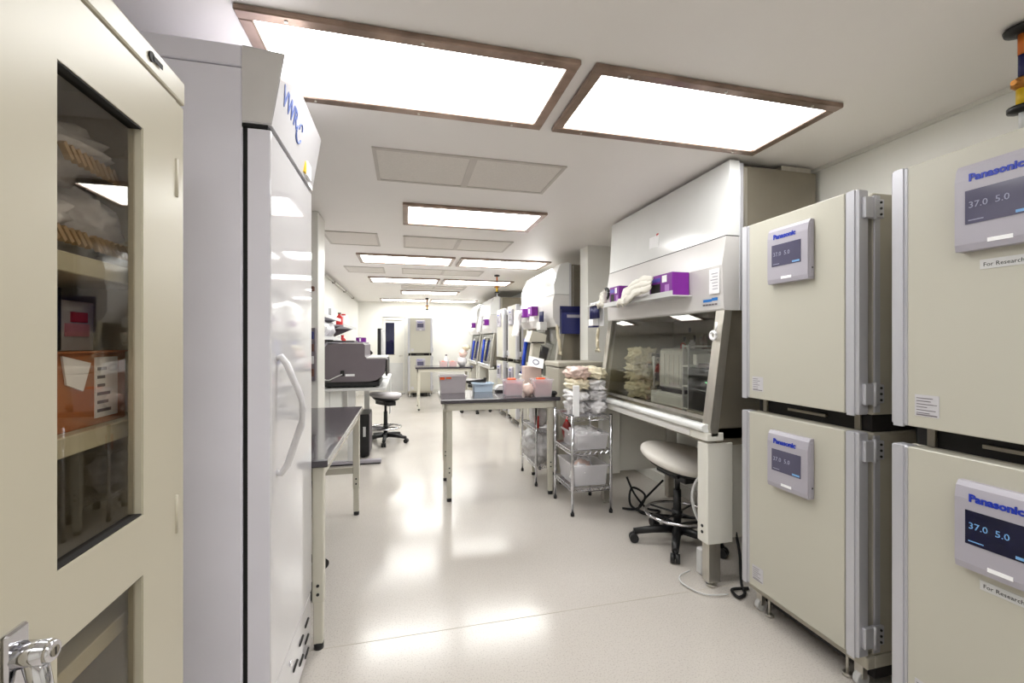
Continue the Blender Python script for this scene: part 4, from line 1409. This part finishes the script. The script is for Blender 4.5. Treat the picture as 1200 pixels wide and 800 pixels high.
MB().box(-.66, -.56, 5.233, 5.24, 1.025, 1.05).build('white_label', M_paper, t, world=True)
MB().box(-.71, -.67, 5.215, 5.24, 1.03, 1.09, .004).build('connector', M_black, t, world=True)
MB().tube([(-.69, 5.215, 1.05), (-.74, 5.20, 1.03), (-.82, 5.19, .99), (-.90, 5.20, .985)], .006).build('cable', M_lgrey, t, world=True)
MB().box(-.86, -.57, 5.3, 5.7, 1.413, 1.43, .004).build('keyboard_tray', M_black, t, world=True)
t = thing('purple_box', 'small purple and white box on top of the grey analyser', 'box', (-.55, 5.85, 1.41))
MB().box(-.60, -.49, 5.75, 5.9, 1.412, 1.47, .003).build('carton', M_purple, t, world=True)
MB().box(-.56, -.54, 5.748, 5.75, 1.42, 1.46).build('white_label', M_paper, t, world=True)
t = thing('computer_tower', 'black computer tower standing on the floor under the analyser table', 'computer', (-.48, 5.85, 0))
MB().box(-.64, -.43, 5.58, 6.02, .02, .53, .006).build('case', M_black, t, world=True)
MB().box(-.432, -.425, 5.60, 6.0, .03, .52).build('side_trim', M_grey, t, world=True)
MB().box(-.50, -.47, 5.575, 5.58, .26, .38).build('white_label', M_lgrey, t, world=True)
for x in (-.62, -.50):
    MB().box(x - .02, x + .02, 5.6, 6.0, 0, .02).build('foot', M_rubber, t, world=True)
t = thing('computer_monitor', 'thin monitor seen edge-on behind the grey analyser', 'monitor', (-.32, 6.45, .89))
MB().box(-.42, -.24, 6.35, 6.6, .89, .905, .003).build('stand_base', M_lgrey, t, world=True)
MB().box(-.36, -.33, 6.45, 6.5, .905, 1.25, .003).build('stand_neck', M_lgrey, t, world=True)
MB().box(-.325, -.285, 6.22, 6.75, 1.10, 1.58, .005).build('shell', M_lgrey, t, world=True)
MB().box(-.37, -.325, 6.22, 6.74, 1.11, 1.60, .002).build('screen', M_black, t, world=True)
t = thing('barcode_scanner', 'black handheld scanner on a stand behind the analyser step', 'scanner', (-.45, 6.25, .89))
MB().tube([(-.5, 6.2, .90), (-.5, 6.2, 1.2), (-.48, 6.2, 1.30)], .012).build('stand', M_black, t, world=True)
MB().box(-.56, -.44, 6.14, 6.26, .89, .902).build('base', M_black, t, world=True)
MB().tube([(-.51, 6.2, 1.40), (-.49, 6.2, 1.30), (-.44, 6.2, 1.25)], [.025, .028, .02], 10).build('head', M_black, t, world=True)


# ---------------------------------------------------------------- shelves on the left wall
def wall_shelf(y0, y1, z, label, x1=-.86):
    t = thing('wall_shelf', label, 'shelf', (XL + .17, (y0 + y1) / 2, z), group='grey shelves on the left wall')
    MB().box(XL, x1, y0, y1, z - .02, z, .002).build('board', M_bezel, t, world=True)
    MB().box(x1 - .004, x1 + .004, y0, y1, z - .03, z + .01, .001).build('front_lip', M_lgrey, t, world=True)
    for y in (y0 + .1, y1 - .1):
        MB().prism([(XL, z - .02), (x1 - .05, z - .02), (XL, z - .16)], y - .008, y + .008, 'y').build('bracket', M_grey, t, world=True)


wall_shelf(4.9, 6.35, 1.72, 'upper grey wall shelf nearest the left column')
wall_shelf(4.9, 6.35, 1.47, 'lower wall shelf behind the analyser')
wall_shelf(6.6, 8.3, 1.66, 'upper wall shelf farther down the left wall')
wall_shelf(6.6, 8.3, 1.32, 'lower wall shelf farther down the left wall')


def carton(x0, x1, y0, y1, z, h_, m_, label, lab=None, name='carton', group=None):
    t = thing(name, label, 'box', ((x0 + x1) / 2, (y0 + y1) / 2, z), group=group)
    c = MB().box(x0, x1, y0, y1, z, z + h_, .003).build('box_body', m_, t, world=True)
    if lab:
        MB().box(x1 - .001, x1 + .0015, y0 + .02, y1 - .02, z + h_ * .55, z + h_ * .9).build('side_label', lab, c, world=True)
        MB().box(x0 + .02, x1 - .02, y0 - .0015, y0 + .001, z + h_ * .55, z + h_ * .9).build('end_label', lab, c, world=True)


carton(-1.15, -.90, 5.0, 5.35, 1.72, .17, M_lgrey, 'light grey box with orange label, nearest on the upper left shelf', M_orange)
carton(-1.15, -.92, 5.45, 5.75, 1.72, .20, M_paper, 'tall white box second on the upper left shelf')
carton(-1.15, -.90, 5.85, 6.2, 1.72, .12, M_lgrey, 'low white box third on the upper left shelf')
for k, (y, m_) in enumerate([(5.05, M_filmp), (5.35, M_filmw), (5.65, M_filmw), (6.0, M_film)]):
    tag(MB().blob((-1.0, y, 1.47 + .10), (.24, .26, .20), 110 + k, .25).build('plastic_bag', m_, loc=(-1.0, y, 1.47)),
        ['pinkish bag nearest on the lower left shelf', 'white bag second on the lower left shelf', 'white bag third on the lower left shelf', 'clear bag farthest on the lower left shelf'][k], 'bag', 'bags on the lower left shelf')


def bottle(x, y, z, r, h_, m_, cap, label):
    t = thing('reagent_bottle', label, 'bottle', (x, y, z), group='bottles on the farther left shelves')
    MB().lathe((x, y, z), [(r * .95, 0), (r, .02), (r, h_ * .65), (r * .4, h_ * .82), (r * .4, h_ * .9)], 14).build('body', m_, t, world=True)
    MB().cyl((x, y, z + h_ * .88), r * .46, h_ * .12, 12).build('cap', cap, t, world=True)


bottle(-.98, 7.1, 1.66, .05, .2, M_red, M_brown, 'red bottle with brown cap on the farther upper shelf')
bottle(-.96, 7.4, 1.66, .07, .2, M_paper, M_red, 'stout white jar beside the red bottle on the farther upper shelf')
bottle(-.97, 7.8, 1.66, .06, .2, M_lgrey, M_paper, 'pale grey jar at the end of the farther upper shelf')
bottle(-.95, 7.2, 1.32, .05, .2, M_red, M_red, 'small red bottle on the farther lower shelf')
bottle(-.95, 6.8, 1.32, .05, .17, M_paper, M_purple, 'white bottle with purple cap on the farther lower shelf')
